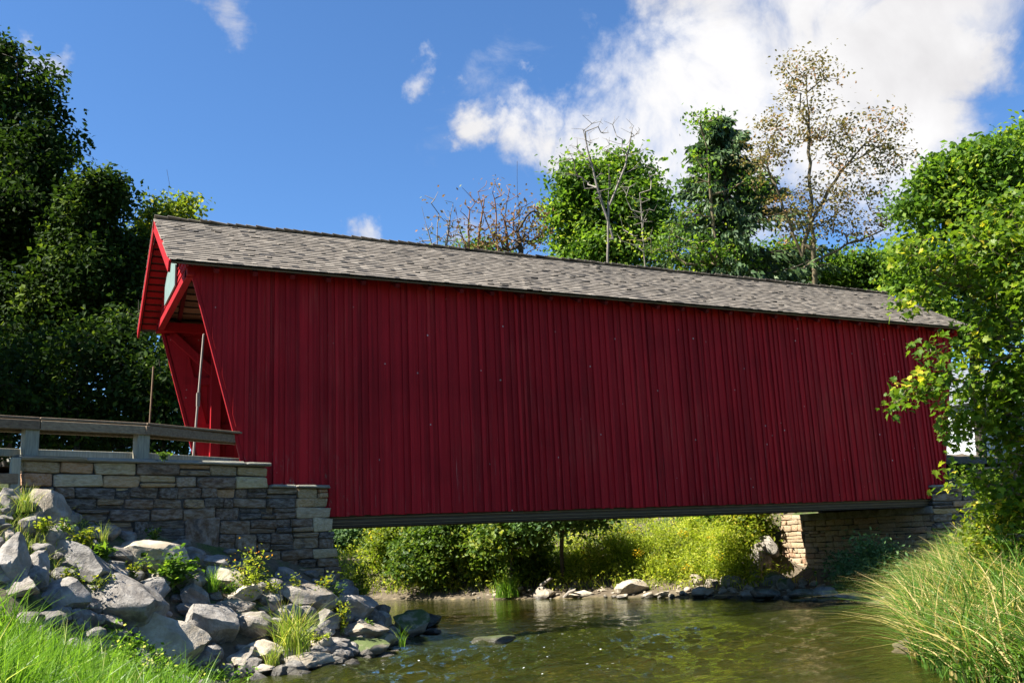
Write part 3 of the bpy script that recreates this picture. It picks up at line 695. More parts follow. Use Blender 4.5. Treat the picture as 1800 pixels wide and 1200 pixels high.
# abutment across the stream: river face, far corner and wing wall
abut = empty('stone_abutment', (0, 0, 0), 'sandstone block abutment under the far end of the bridge', 'abutment')
FX = 17.78
O2 = np.array([FX, 5.42, 0.]); D2 = np.array([0., -1., 0.])     # outward normal = (-1,0,0)
courses(abut, O2, D2, lambda z: -.12 * max(0, 1.9 - z) * .6, lambda z: .92, -.1, 1.98, lambda dz, s: T_SUN, .11, .20, .2, .5, .06)
courses(abut, O2, D2, lambda z: .92, lambda z: 5.42, -.1, 1.80, lambda dz, s: T_SUN, .11, .19, .2, .5, .06)
core(abut, O2, D2, -.02, 5.4, -.3, 1.78, .06, 1.6)
core(abut, O2, D2, -.02, .9, 1.6, 1.96, .06, 1.6)
o = box('bearing_seat', (FX - .10, FX + .6, -.02, 4.52, 1.80, 1.985), M_CONC, abut); bev(o, .02)
box('back_wall', (18.46, 18.75, .02, 4.58, .5, 2.88), M_MORTAR, abut)
wing2 = empty('stone_wing_wall', (0, 0, 0), 'stone wing wall half hidden behind the overhanging maple branches', 'stone wall')
B0 = np.array([17.74, -.06, 0.]); B1 = np.array([23.0, -2.0, 0.]); DB = (B1 - B0) / np.linalg.norm(B1 - B0)
tp2 = lambda dz, s: T_TAN if rng.random() < .35 else T_DARK
courses(wing2, B0, DB, lambda z: -.08 * max(0, 2.5 - z), lambda z: 1.15, -.1, 2.42, tp2, .12, .24, .25, .7, .05)
courses(wing2, B0, DB, lambda z: 1.15, lambda z: 5.4, .6, 2.80, tp2, .12, .24, .25, .7, .05)
core(wing2, B0, DB, 0., 1.2, -.3, 2.40, .05, .3); core(wing2, B0, DB, 1.16, 5.4, -.3, 2.78, .05, .3)
lay_stone(wing2, T_CAP, B0, DB, -.06, 1.16, 2.42, 2.48, .05, .02, .45, 'cap_stone')
for k in range(5): lay_stone(wing2, T_CAP, B0, DB, 1.12 + k * .86, 1.97 + k * .86, 2.80, 2.86, .05, .02, .45, 'cap_stone')

# ------------------------------------------------------------------ railing and sign posts
rail = empty('wooden_railing', (0, 0, 0), 'weathered plank railing along the road above the stone wall', 'railing')
ZR = 3.055
def rail_pt(s, z, off=-.2): 
    p = A0 + DW * s; nrm = np.array([DW[1], -DW[0], 0]); return p + nrm * off + np.array([0, 0, z])
p_end = np.array([1.30, .20, 0.])
posts = [(-4.6, .3), (-2.2, .22), (.12, .15), (1.72, .15)]
for s, w_ in posts:
    a = rail_pt(s, 2.85); b2 = rail_pt(s, ZR + .52)
    bev(beam('post', a, b2, .19, .19, M_POSTWOOD, rail, up=(DW[0], DW[1], 0)), .01)
q0, q1 = rail_pt(-6.6, 0, -.09), rail_pt(.12, 0, -.09); q2 = rail_pt(1.72, 0, -.09)
def plank(a, b, z0, z1, t, nm='rail_plank', m_=M_GREYWOOD):
    a = np.array([a[0], a[1], (z0 + z1) / 2]); b = np.array([b[0], b[1], (z0 + z1) / 2])
    bev(beam(nm, a, b, t, z1 - z0, m_, rail), .006)
nrm = np.array([DW[1], -DW[0], 0])
for (a, b) in ((rail_pt(-6.6, 0, -.33), rail_pt(.20, 0, -.33)), (rail_pt(.21, 0, -.33), rail_pt(1.80, 0, -.33)), (rail_pt(1.72, 0, -.30), p_end)):
    plank(a, b, ZR + .36, ZR + .52, .05)
    plank(a, b, ZR + .02, ZR + .13, .05, 'rail_plank', M_POSTWOOD)
    plank(a + nrm * .12, b + nrm * (.12 if b is not p_end else .04), ZR + .53, ZR + .565, .24, 'top_board')
    plank(a + nrm * .25, b + nrm * (.25 if b is not p_end else .07), ZR + .38, ZR + .515, .035)
plank(rail_pt(-6, 0, .10), rail_pt(-.10, 0, .10), 2.66, 2.80, .05)
bev(beam('post', rail_pt(-.13, 2.3, .06), rail_pt(-.13, 3.02, .06), .10, .12, M_POSTWOOD, rail, up=(DW[0], DW[1], 0)), .01)
def pole(name, label, a, b, r, mat, tab=None):
    o = empty(name, tuple(a), label, 'sign post'); o.location = (0, 0, 0)
    bev(beam('pole', a, b, r, r * .55, mat, o, up=(1, 0, 0)), .006)
    if tab:
        c = np.array(a) + (np.array(b) - np.array(a)) * tab
        beam('clamp', c - np.array([0, 0, .12]), c + np.array([0, 0, .12]), r * 1.6, r * .9, mat, o, up=(1, 0, 0))
pole('sign_post', 'pale leaning pole in front of the bridge portal', (.60, .95, 3.0), (.76, 1.05, 5.52), .06, M_POLE, .52)
pole('sign_post', 'thin brown pole rising behind the railing, beyond the portal', (.22, 4.9, 3.0), (.30, 4.95, 5.62), .055, M_POLEBROWN)

# ------------------------------------------------------------------ boulders
bm = bmesh.new(); bmesh.ops.create_icosphere(bm, subdivisions=4, radius=1)
ICO4 = np.array([v.co for v in bm.verts]); ICO4F = np.array([[v.index for v in f.verts] for f in bm.faces]); bm.free()
bm = bmesh.new(); bmesh.ops.create_icosphere(bm, subdivisions=2, radius=1)
ICO2 = np.array([v.co for v in bm.verts]); ICO2F = np.array([[v.index for v in f.verts] for f in bm.faces]); bm.free()
def boulder_verts(seed, dims, base=None, planes=11, rough=.035, cutmin=.48, cutmax=.86):
    r = np.random.RandomState(seed); V = (ICO4 if base is None else base).copy()
    for k in range(planes):
        nn = r.normal(size=3); nn /= np.linalg.norm(nn); d = r.uniform(cutmin, cutmax)
        s = V @ nn; V -= np.clip(s - d, 0, None)[:, None] * nn * .97
    ext = np.abs(V).max(0); V = V / ext
    off = Vector(r.uniform(-50, 50, 3))
    if rough:
        dsp = np.array([mnoise.fractal(Vector(v) * 1.8 + off, .9, 2.1, 5) for v in V])
        nl = np.linalg.norm(V, axis=1, keepdims=True); V += V / nl * dsp[:, None] * rough * 2.4
    return V * np.asarray(dims)
def boulder(name, px, py, w, h, label, mat, seed, yaw=None, tilt=0., dep=1.0, depth=None, lift=0., group=None, planes=11, flat=1.12, cat='boulder', cm=.86):
    if depth is None:
        p, depth = on_ground(px, py + h * .30)
    if name == 'boulder': depth = min(depth, 18.6 if px < 690 else 30)
    c = at(px, py, depth) + np.array([0, 0, lift]); k = depth / FPX
    dims = (w / 2 * k * 1.12, (w + h) / 4 * k * 1.2 * dep, h / 2 * k * flat * 1.06)
    V = boulder_verts(seed, dims, planes=planes, cutmax=cm)
    me = raw_mesh(name, V, ICO4F, mat, smooth=True)
    me.set_sharp_from_angle(angle=R(24))
    o = bpy.data.objects.new(name, me); o.location = c + CF * np.array([1, 1, 0]) * dims[1] * .3
    o.rotation_euler = (0, tilt, math.atan2(CR[1], CR[0]) if yaw is None else yaw)
    put(o, None, label, cat, group or 'riprap boulders on the abutment bank'); return o
G_, T_, S_, D_, O_ = M_BOULDER, M_TANROCK, M_MOSSROCK, M_DARKROCK, M_ORANGEROCK
ROCKS = [  # px, py, w, h, label, material, seed, tilt
    (85, 896, 72, 60, 'grey boulder leaning against the foot of the wing wall, highest on the slope', G_, 1, .2),
    (97, 948, 60, 50, 'dark rough boulder perched on top of a sloping slab', G_, 2, .0),
    (16, 988, 62, 92, 'tall grey boulder cut by the left edge of the frame', G_, 3, .15),
    (56, 1000, 40, 58, 'rounded grey boulder tucked against the tall one at the left edge', G_, 4, 0),
    (12, 944, 34, 34, 'small grey boulder behind the tall one at the left edge', G_, 5, 0),
    (6, 882, 40, 44, 'grey boulder among yellow grass at the far left', G_, 6, 0),
    (4, 912, 36, 22, 'low grey stone below the yellow grass at the far left', G_, 7, 0),
    (135, 988, 118, 56, 'long grey slab sloping down beneath the perched dark boulder', G_, 8, .42),
    (70, 972, 40, 30, 'brownish stone below the perched dark boulder', G_, 39, 0),
    (255, 972, 140, 58, 'broad flat tan slab resting against the wing wall', T_, 9, .08),
    (152, 1018, 66, 36, 'grey stone with a yellow-green sprig growing over it', G_, 10, .1),
    (196, 1012, 66, 38, 'light grey stone between the long slab and the leafy weed', G_, 11, -.1),
    (108, 1048, 88, 56, 'pale grey boulder rising just behind the lush grass', G_, 12, .05),
    (28, 1034, 74, 38, 'low grey boulder behind the grass at the far left', G_, 13, 0),
    (36, 1016, 34, 20, 'small stone under the rounded boulder at the left', G_, 14, 0),
    (208, 1062, 132, 88, 'largest grey boulder on the slope, with a flat sunlit face', G_, 15, .22),
    (262, 1042, 62, 50, 'grey wedge-shaped boulder below the broad-leaved weed', G_, 16, .25),
    (278, 1020, 56, 46, 'grey boulder half hidden by the broad-leaved weed', G_, 17, .1),
    (342, 1056, 50, 52, 'pyramid-shaped grey boulder in the middle of the slope', G_, 18, 0),
    (330, 1030, 60, 40, 'brown shaded stone between the leafy weed and the pyramid boulder', T_, 40, .3),
    (418, 1043, 70, 36, 'tan-topped boulder below the orange-flowered plant', T_, 19, -.2),
    (258, 1088, 70, 40, 'grey stone squeezed below the largest boulder', G_, 20, -.2),
    (286, 1128, 128, 84, 'big pale boulder standing at the edge of the lush grass', T_, 21, .3),
    (348, 1102, 116, 78, 'dark creased grey boulder right of the big pale one', G_, 22, -.12),
    (436, 1100, 80, 52, 'grey boulder with a shaded front, left of the tall grass tuft', G_, 23, .05),
    (418, 1068, 72, 34, 'grey stone under the tan-topped boulder', G_, 24, 0),
    (476, 1060, 32, 26, 'small orange sandstone rock among the grey boulders', O_, 25, 0),
    (534, 1052, 106, 54, 'wide humped grey boulder behind the tall grass tuft', G_, 26, .15),
    (616, 1066, 92, 58, 'flat-topped grey boulder at the corner of the stone wall', G_, 27, .12),
    (568, 1094, 58, 42, 'grey block in shade right of the tall grass tuft', G_, 28, 0),
    (500, 1080, 60, 30, 'grey stone behind the stems of the tall grass tuft', G_, 41, 0),
    (630, 1108, 92, 38, 'low tan ledge stone beside the water', T_, 29, .05),
    (668, 1092, 42, 30, 'tan stone at the water below the flat-topped boulder', T_, 30, 0),
    (668, 1074, 34, 28, 'shaded grey stone behind the flat-topped boulder', G_, 31, 0),
    (716, 1098, 66, 50, 'dark brown boulder standing in the edge of the stream', S_, 32, .2),
    (752, 1092, 42, 28, 'black wet stone farthest out in the stream', D_, 33, .1),
    (758, 1110, 32, 10, 'flat stone barely above the water beside the brown boulder', G_, 34, 0),
    (636, 1138, 90, 30, 'moss-patched stone at the waterline', S_, 35, 0),
    (672, 1130, 46, 28, 'dark mossy stone touching the stream', S_, 42, 0),
    (450, 1144, 76, 38, 'tan stone below the tall grass tuft', T_, 36, 0),
    (528, 1166, 104, 34, 'low pale stone slab at the water with leaf litter on it', T_, 37, 0),
    (416, 1162, 50, 24, 'small tan stone at the foot of the big pale boulder', T_, 38, 0),
    (450, 1180, 60, 20, 'pale stone lowest at the waterline', T_, 43, 0),
    (366, 988, 76, 30, 'shaded slab lying along the foot of the wing wall', G_, 44, .15),
    (392, 1018, 76, 44, 'pale rough boulder above the pyramid boulder', T_, 45, .35),
    (470, 1030, 50, 26, 'pale stone behind the orange-flowered plant', G_, 46, 0),
    (502, 1040, 40, 24, 'small grey stone left of the wide humped boulder', G_, 47, 0),
    (560, 1132, 56, 30, 'tan stone between the grass tuft and the mossy stone', T_, 48, 0),
    (590, 1145, 26, 22, 'little mossy knob of stone at the waterline', S_, 49, 0),
    (700, 1128, 34, 14, 'low tan stone at the very edge of the water', T_, 50, 0),
    (310, 1168, 60, 26, 'half-buried stone in the grass edge below the big pale boulder', T_, 51, 0),
    (180, 1096, 60, 30, 'grey stone mostly hidden by the lush grass', G_, 52, 0)]
for i, (px, py, w_, h_, lab, mt, sd, tl) in enumerate(ROCKS):
    boulder('boulder', px, py, w_, h_, lab, mt, 100 + sd, tilt=tl, cm=.77, planes=16)
FAR = [
    (957, 1045, 36, 24, 'rounded pale rock at the far waterline beside a driftwood log', T_, 1), (1022, 1045, 42, 16, 'low tan rock at the far waterline', T_, 2),
    (1112, 1035, 54, 30, 'largest pale rock on the far bank below the goldenrod', T_, 3), (1096, 1049, 22, 10, 'little stone in front of the largest far rock', T_, 4),
    (1140, 1047, 24, 13, 'small tan stone right of the largest far rock', T_, 5), (1166, 1045, 30, 14, 'tan stone along the far shore', T_, 6),
    (1226, 1020, 24, 24, 'pale knob of rock up in the goldenrod', T_, 7), (1250, 1026, 26, 14, 'small pale stone among far-bank grass', G_, 8),
    (1238, 1042, 40, 20, 'rough brown rock with dry roots on the far shore', T_, 9), (1284, 1024, 34, 22, 'square grey rock near the upright slab', G_, 10),
    (1276, 1048, 40, 8, 'flat pale ledge at the far shore', T_, 17),
    (1322, 1003, 40, 64, 'upright pointed grey slab standing left of the abutment', G_, 11), (1350, 962, 44, 34, 'grey boulder leaning on the abutment corner', G_, 12),
    (1334, 965, 22, 30, 'small grey stone left of the boulder on the abutment corner', G_, 18),
    (1344, 992, 28, 34, 'brown stone wedged between the upright slab and the abutment', T_, 13), (1366, 1022, 56, 32, 'mossy brown boulder at the foot of the abutment', S_, 14),
    (1384, 1030, 32, 24, 'round mossy stone in front of the abutment corner', S_, 15), (1318, 1045, 42, 20, 'tan stone at the water in front of the upright slab', T_, 16),
    (1345, 1047, 52, 22, 'dark stone at the shadow edge by the water', D_, 19), (1412, 1046, 50, 20, 'shaded rock below the abutment face', D_, 20),  # the rock below the abutment face has its shade in the dark stone colour
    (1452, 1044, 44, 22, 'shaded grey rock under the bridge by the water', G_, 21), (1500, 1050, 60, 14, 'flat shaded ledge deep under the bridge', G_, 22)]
for i, (px, py, w_, h_, lab, mt, sd) in enumerate(FAR):
    p, dd = on_ground(px, py + h_ * .25)
    if px > 1310 and px < 1400 and py < 1035: dd = min(dd, depth_of((17.1, 5.0, 1)))
    boulder('rock', px, py, w_, h_, lab, mt, 300 + sd, group='rocks along the far bank', cat='rock', tilt=(.25 if sd == 11 else 0), depth=dd)
isl, dd = on_ground(872, 1127)
boulder('islet', 872, 1126, 78, 16, 'small mossy islet with a weed in the middle of the riffle', S_, 400, depth=dd, cat='islet', group='islets')
# rubble between the boulders and along the shores: too small to count
rv, rf, k = [], [], 0; r = np.random.RandomState(8)
def rubble(n_, xf, smin, smax):
    global k
    for i in range(n_):
        x, y = xf(r); zz = gz(x, y)
        if zz < -.25: continue
        s = r.uniform(smin, smax); V = boulder_verts(r.randint(1 << 30), (s, s * r.uniform(.7, 1.1), s * r.uniform(.45, .8)), ICO2, 7, 0)
        a = r.uniform(0, 6.3); V = V @ np.array([[math.cos(a), -math.sin(a), 0], [math.sin(a), math.cos(a), 0], [0, 0, 1]])
        rv.append(V + np.array([x, y, zz + s * .2])); rf.append(ICO2F + k); k += len(V)
def slope_xy(r):
    s = r.uniform(-1.2, 6.4); u = r.uniform(0, 1); p = A0 + DW * s + np.array([DW[1], -DW[0], 0]) * (.15 + u * 2.6); return p[0], p[1]
rubble(520, slope_xy, .05, .22)
mobj('rubble', raw_mesh('rubble', np.concatenate(rv), np.concatenate(rf), M_BOULDER), label='loose grey rubble packed between the boulders', cat='rubble', kind='stuff'); rv, rf, k = [], [], 0
def shore_xy(r):
    pts = [(9.3, 10.1), (10.7, 8), (11.9, 6.3), (13.05, 4.0), (13.6, 2.3), (14.0, .5), (14.2, -1.5)]; i = r.randint(len(pts) - 1); t = r.uniform(); 
    return pts[i][0] * (1 - t) + pts[i + 1][0] * t + r.uniform(-.25, 1.2), pts[i][1] * (1 - t) + pts[i + 1][1] * t + r.uniform(-.1, .8)
rubble(170, shore_xy, .03, .11)
rubble(70, lambda r: (r.uniform(14.2, 17.5), r.uniform(2, 6.5)), .05, .16)
mobj('rubble', raw_mesh('rubble', np.concatenate(rv), np.concatenate(rf), M_TANROCK), label='loose tan gravel along the far shore', cat='rubble', kind='stuff')

# ------------------------------------------------------------------ plants
def tubes(A, B, RA, RB, k=5):
    A, B = np.asarray(A), np.asarray(B); d = B - A; L = np.linalg.norm(d, axis=1, keepdims=True); d = d / np.maximum(L, 1e-6)
    ref = np.where(np.abs(d[:, 2:3]) > .9, np.array([[1., 0, 0]]), np.array([[0, 0, 1.]])); s = np.cross(d, ref); s /= np.linalg.norm(s, axis=1, keepdims=True); t = np.cross(s, d)
    an = np.arange(k) * 2 * np.pi / k; ring = s[:, None, :] * np.cos(an)[None, :, None] + t[:, None, :] * np.sin(an)[None, :, None]
    V = np.concatenate([A[:, None] + ring * np.asarray(RA)[:, None, None], B[:, None] + d[:, None] * np.asarray(RB)[:, None, None] * .5 + ring * np.asarray(RB)[:, None, None]], 1)
    i = np.arange(k); q = np.stack([i, (i + 1) % k, (i + 1) % k + k, i + k], -1)
    F = (q[None] + (np.arange(len(A)) * 2 * k)[:, None, None]).reshape(-1, 4)
    return V.reshape(-1, 3), F
def skeleton(paths, tips, r, step=.6, tip_r=.008, max_r=.3, lift=.25, wob=.06, power=.5):
    """paths: trunk polylines; every tip is joined to the nearest suitable node. Returns edges A,B,rA,rB"""
    cap = 60000; P = np.zeros((cap, 3)); par = np.full(cap, -1); nn = 0; minr = np.zeros(cap)
    for path in paths:
        path = np.asarray(path, float); prev = int(np.argmin(np.linalg.norm(P[:nn] - path[0], axis=1))) if nn else -1
        for j in range(len(path) - 1):
            L = np.linalg.norm(path[j + 1] - path[j]); m_ = max(1, int(L / step))
            for q in range(m_ + (j == len(path) - 2)):
                P[nn] = path[j] + (path[j + 1] - path[j]) * q / m_ + r.normal(0, wob * .6, 3) * (q > 0); par[nn] = prev; prev = nn; nn += 1
    n_tr = nn; tips = np.asarray(tips, float)
    d0 = np.sqrt(((tips[:, None] - P[None, :nn:2]) ** 2).sum(-1)).min(1); order = np.argsort(d0); ends = []
    for ti in order:
        T = tips[ti]; dv = T - P[:nn]; dist = np.linalg.norm(dv, axis=1)
        cost = dist + np.clip(P[:nn, 2] - T[2] + .15 * dist, 0, None) * 1.3
        a = int(np.argmin(cost)); D = dist[a]; m_ = max(1, int(D / step)); prev = a
        C_ = P[a] + dv[a] * .5 + np.array([0, 0, -lift * D * .5]) + r.normal(0, .07 * D, 3)
        for q in range(1, m_ + 1):
            t = q / m_
            if nn >= cap: break
            P[nn] = (1 - t) ** 2 * P[a] + 2 * t * (1 - t) * C_ + t * t * T + r.normal(0, wob, 3) * (q < m_); par[nn] = prev; prev = nn; nn += 1
        ends.append(prev)
    cnt = np.zeros(nn)
    for e in ends: cnt[e] += 1
    for i in range(nn - 1, -1, -1):
        if par[i] >= 0: cnt[par[i]] += cnt[i]
    rad = np.minimum(tip_r * np.maximum(cnt, .6) ** power, max_r)
    ch = np.arange(nn)[par[:nn] >= 0]; pa = par[ch]
    return P[pa], P[ch], np.minimum(rad[pa], rad[ch] * 1.6 + .002), rad[ch], P[:nn], rad
def leaf_cards(C, r, size, aspect=.62, up=.55, out=None, droop=.35, cv=None, fold=.22, jit=.4):
    """one folded diamond leaf per centre"""
    n_ = len(C); nv = r.normal(size=(n_, 3)); nv[:, 2] += up * 2
    if out is not None: nv += out * .8
    nv /= np.linalg.norm(nv, axis=1, keepdims=True)
    ax = r.normal(size=(n_, 3)); ax[:, 2] -= droop * 1.5; ax -= (ax * nv).sum(1, keepdims=True) * nv; ax /= np.linalg.norm(ax, axis=1, keepdims=True)
    sd = np.cross(nv, ax); L = (size * r.uniform(1 - jit, 1 + jit, n_))[:, None]; W = L * aspect * .5
    V = np.stack([C - ax * L * .5, C + sd * W + nv * fold * W - ax * L * .05, C + ax * L * .5, C - sd * W + nv * fold * W - ax * L * .05], 1).reshape(-1, 3)
    b_ = np.arange(n_) * 4
    F = np.concatenate([np.stack([b_, b_ + 1, b_ + 2], -1), np.stack([b_, b_ + 2, b_ + 3], -1)])
    v = r.uniform(0, 1, n_) if cv is None else np.clip(cv + r.normal(0, .18, n_), 0, 1)
    return V, F, np.concatenate([v, v])
def sample_lobes(lobes, n_, r, shell=.45):
    """lobes: (centre, radii) -> points inside, weighted by volume, mostly outside part"""
    vol = np.array([np.prod(R_) ** (2 / 3) for c, R_ in lobes]); pick = r.choice(len(lobes), n_, p=vol / vol.sum())
    d = r.normal(size=(n_, 3)); d /= np.linalg.norm(d, axis=1, keepdims=True); rad = (shell ** 3 + (1 - shell ** 3) * r.uniform(size=n_)) ** (1 / 3)
    cs = np.array([c for c, R_ in lobes])[pick]; Rs = np.array([R_ for c, R_ in lobes])[pick]
    return cs + d * rad[:, None] * Rs, d
def lobe(px, py, depth, rx, ry, rd=None):
    k = depth / FPX; return at(px, py, depth), np.array([rx * k, (rd if rd else rx) * k, ry * k])
def tree(name, label, cat, base, lobes, seed, leafmat, bark, n_clu=220, per=110, size=.17, spread=.45, trunk_top=None, max_r=.28, tip_r=.009,
         group=None, extra_paths=(), aspect=.62, shell=.4, step=.6, crown_name='crown', up=.55, droop=.35, jitter_v=.25, wob=.06, power=.5, lift=.25, clumps=7):
    r = np.random.RandomState(seed); base = np.asarray(base, float)
    if clumps:
        extra = []
        for c_, R_ in lobes:
            for q in range(clumps):
                d_ = r.normal(size=3); d_[2] += .25; d_ /= np.linalg.norm(d_); f_ = r.uniform(.26, .46); extra.append((c_ + d_ * R_ * r.uniform(.72, 1.02), R_ * f_))
        lobes = [(c_, R_ * .86) for c_, R_ in lobes] + extra
    o = empty(name, tuple(base), label, cat, group)
    cen = np.mean([c for c, _ in lobes], 0); top = np.asarray(trunk_top if trunk_top is not None else cen + (cen - base) * .25, float)
    mid = base + (top - base) * .5 + r.normal(0, .12, 3) * np.linalg.norm(top - base) * .25
    mid[2] = (base[2] + top[2]) / 2
    paths = [np.array([base - np.array([0, 0, .2]), mid, top])] + [np.asarray(p) for p in extra_paths]
    C, dirs = sample_lobes(lobes, n_clu, r, shell)
    A, B, ra, rb, P, rad = skeleton(paths, C, r, step, tip_r, max_r, lift, wob, power)
    thick = ra > .035
    Vs, Fs, k = [], [], 0
    for msk, sd in ((thick, 7), (~thick, 4)):
        if msk.any():
            V, F = tubes(A[msk], B[msk], ra[msk], rb[msk], sd); Vs.append(V); Fs.append(F + k); k += len(V)
    V = np.concatenate(Vs) - base
    mobj('trunk', raw_mesh('trunk', V, np.concatenate(Fs), bark, smooth=True), o)
    if per and leafmat:
        rep = np.repeat(np.arange(n_clu), per); n_ = len(rep)
        L = C[rep] + np.clip(r.normal(0, 1, (n_, 3)), -1.7, 1.7) * spread * np.array([1, 1, .7]) * r.uniform(.5, 1.25, n_clu)[rep][:, None]
        cv = (.5 + r.normal(0, jitter_v, n_clu))[rep]
        V, F, v = leaf_cards(L, r, size, aspect, up, dirs[rep], droop, cv)
        mobj(crown_name, raw_mesh(crown_name, V - base, F, leafmat, v), o)
    return o
def blades(P, r, h, wd, lean=.35, wind=(0, 0), seg=4, cv=None, hj=.35):
    """curved tapering grass blades rooted at P"""
    n_ = len(P); H = h * r.uniform(1 - hj, 1 + hj, n_); a = r.uniform(0, 2 * np.pi, n_); ln = np.abs(r.normal(lean, lean * .5, n_))
    dx = np.cos(a) * ln + wind[0]; dy = np.sin(a) * ln + wind[1]; fa = r.uniform(0, 2 * np.pi, n_)
    sx_, sy_ = np.cos(fa) * wd / 2, np.sin(fa) * wd / 2
    t = np.linspace(0, 1, seg + 1); V = np.zeros((n_, seg + 1, 2, 3))
    for j, tt in enumerate(t):
        c = np.stack([P[:, 0] + dx * H * tt ** 2, P[:, 1] + dy * H * tt ** 2, P[:, 2] + H * (tt - .35 * np.hypot(dx, dy) * tt ** 2.2)], -1)
        ww = (1 - tt ** 1.6) * .95 + .05; off = np.stack([sx_, sy_, 0 * sx_], -1) * ww
        V[:, j, 0] = c - off; V[:, j, 1] = c + off
    q = np.concatenate([[[2 * j, 2 * j + 1, 2 * j + 3, 2 * j + 2]] for j in range(seg)]); F = (q[None] + (np.arange(n_) * 2 * (seg + 1))[:, None, None]).reshape(-1, 4)
    v = r.uniform(0, 1, n_) if cv is None else cv
    return V.reshape(-1, 3), F, np.repeat(v, seg)

# --- woods on the road side (seen from their shaded side, which the dark leaf colour also paints)
def gbase(px, depth):
    p = at(px, 900, depth); return np.array([p[0], p[1], gz(p[0], p[1])])
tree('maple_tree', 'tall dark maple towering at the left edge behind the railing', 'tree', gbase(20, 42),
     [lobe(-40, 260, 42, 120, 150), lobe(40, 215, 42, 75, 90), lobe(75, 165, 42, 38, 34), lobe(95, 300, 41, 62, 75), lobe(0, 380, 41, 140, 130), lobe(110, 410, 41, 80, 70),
      lobe(20, 520, 41, 150, 110), lobe(-10, 120, 42, 40, 60)], 21, L_SHADED, B_DARK, 520, 105, .25, .50, max_r=.4, group='woods behind the railing')
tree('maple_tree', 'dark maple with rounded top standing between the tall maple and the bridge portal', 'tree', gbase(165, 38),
     [lobe(160, 375, 38, 58, 60), lobe(185, 345, 38, 36, 36), lobe(150, 470, 38, 85, 85), lobe(195, 540, 38, 60, 90), lobe(110, 570, 38, 90, 90)], 22, L_SHADED, B_DARK, 330, 100, .22, .46, max_r=.26, group='woods behind the railing')
tree('ash_tree', 'light yellow-green tree peeking out behind the bridge gable', 'tree', gbase(290, 44),
     [lobe(300, 385, 44, 44, 28), lobe(325, 368, 44, 22, 18), lobe(255, 430, 44, 50, 50), lobe(250, 520, 44, 55, 70), lobe(300, 480, 44, 50, 80)], 23, L_YGREEN, B_DARK, 190, 80, .22, .55, max_r=.2, group='woods behind the railing')
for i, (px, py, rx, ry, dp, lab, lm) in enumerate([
    (-40, 690, 120, 110, 30, 'dark undergrowth tree at the left edge behind the railing', L_SHADED), (70, 700, 90, 100, 33, 'shadowy undergrowth tree below the tall maple', L_SHADED),
    (165, 690, 80, 110, 31, 'shadowy undergrowth tree right of the two railing posts', L_SHADED), (240, 640, 60, 90, 32, 'loose green undergrowth tree beside the brown pole', L_SHADED),
    (290, 720, 55, 80, 30, 'dark shrub filling the gap below the portal overhang', L_SHADED), (120, 640, 120, 90, 40, 'sunlit tree seen through gaps deep in the woods', L_YGREEN),
    (10, 620, 110, 90, 42, 'pale green tree glimpsed far behind the tall maple', L_SHADED), (330, 600, 80, 140, 42, 'green tree far behind the bridge portal', L_GREEN),
    (200, 760, 140, 50, 36, 'low bushes in shade behind the lower rail', L_SHADED)]):
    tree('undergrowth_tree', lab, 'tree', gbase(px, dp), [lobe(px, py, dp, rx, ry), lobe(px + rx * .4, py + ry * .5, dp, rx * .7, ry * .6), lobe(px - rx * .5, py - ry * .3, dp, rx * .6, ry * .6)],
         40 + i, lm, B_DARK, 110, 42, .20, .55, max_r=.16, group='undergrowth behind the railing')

# the woods go on to the left, outside the frame, and shade the undergrowth
for i, (x_, y_, h_) in enumerate([(-9.5, 15.5, 17), (-10.5, 21, 20), (-13, 11.5, 16)]):
    c_ = np.array([x_, y_, 3 + h_ * .58]); bz = gz(x_, y_)
    tree('maple_tree', ['broad maple in the woods beyond the left edge, nearest the road', 'tall maple in the woods beyond the left edge', 'maple beside the road beyond the left edge'][i], 'tree', (x_, y_, bz),
         [(c_, np.array([3.4, 3.4, h_ * .34])), (c_ + np.array([1.2, -1, 2.0]), np.array([2.4, 2.4, 3.0])), (c_ + np.array([-1, 1, -3.0]), np.array([3.2, 3.2, 3.0]))], 210 + i, L_SHADED, B_DARK, 160, 90, .3, .6, max_r=.35, group='woods behind the railing')

# --- trees behind the roof
tree('maple_tree', 'bright green round maple behind the roof, left of the spruce', 'tree', gbase(1065, 42),
     [lobe(1015, 330, 42, 42, 40), lobe(1075, 315, 42, 50, 30), lobe(1120, 340, 42, 40, 40), lobe(1000, 400, 42, 42, 50), lobe(1070, 390, 42, 80, 70), lobe(1130, 410, 42, 48, 60), lobe(1060, 480, 42, 100, 60)],
     31, L_GREEN, B_DARK, 300, 120, .22, .6, max_r=.3, group='trees behind the roof')
def bare(name, label, px, dp, tops, seed, bark, n_clu, tip_r=.011, max_r=.14, lobes=None, leafmat=None, per=0, size=.14, base_dp=None, paths=(), **k):
    return tree(name, label, 'tree', gbase(px, dp), lobes, seed, leafmat, bark, n_clu, per, size, .22, trunk_top=tops, tip_r=tip_r, max_r=max_r, group='trees behind the roof', extra_paths=paths, shell=.1, step=.35, up=.2, clumps=0, **k)
bare('bare_tree', 'leafless grey tree rising in front of the bright green maple', 1078, 36, at(1070, 290, 36), 51, B_GREY, 150, .0058, .050,
     [lobe(1040, 240, 36, 45, 40), lobe(1090, 235, 36, 40, 40), lobe(1110, 260, 36, 30, 45), lobe(1010, 290, 36, 45, 30), lobe(1070, 320, 36, 50, 40)], wob=.014, lift=.05,
     paths=[[at(1078, 420, 36), at(1050, 330, 36), at(1025, 230, 36)], [at(1072, 360, 36), at(1100, 290, 36), at(1112, 225, 36)]])
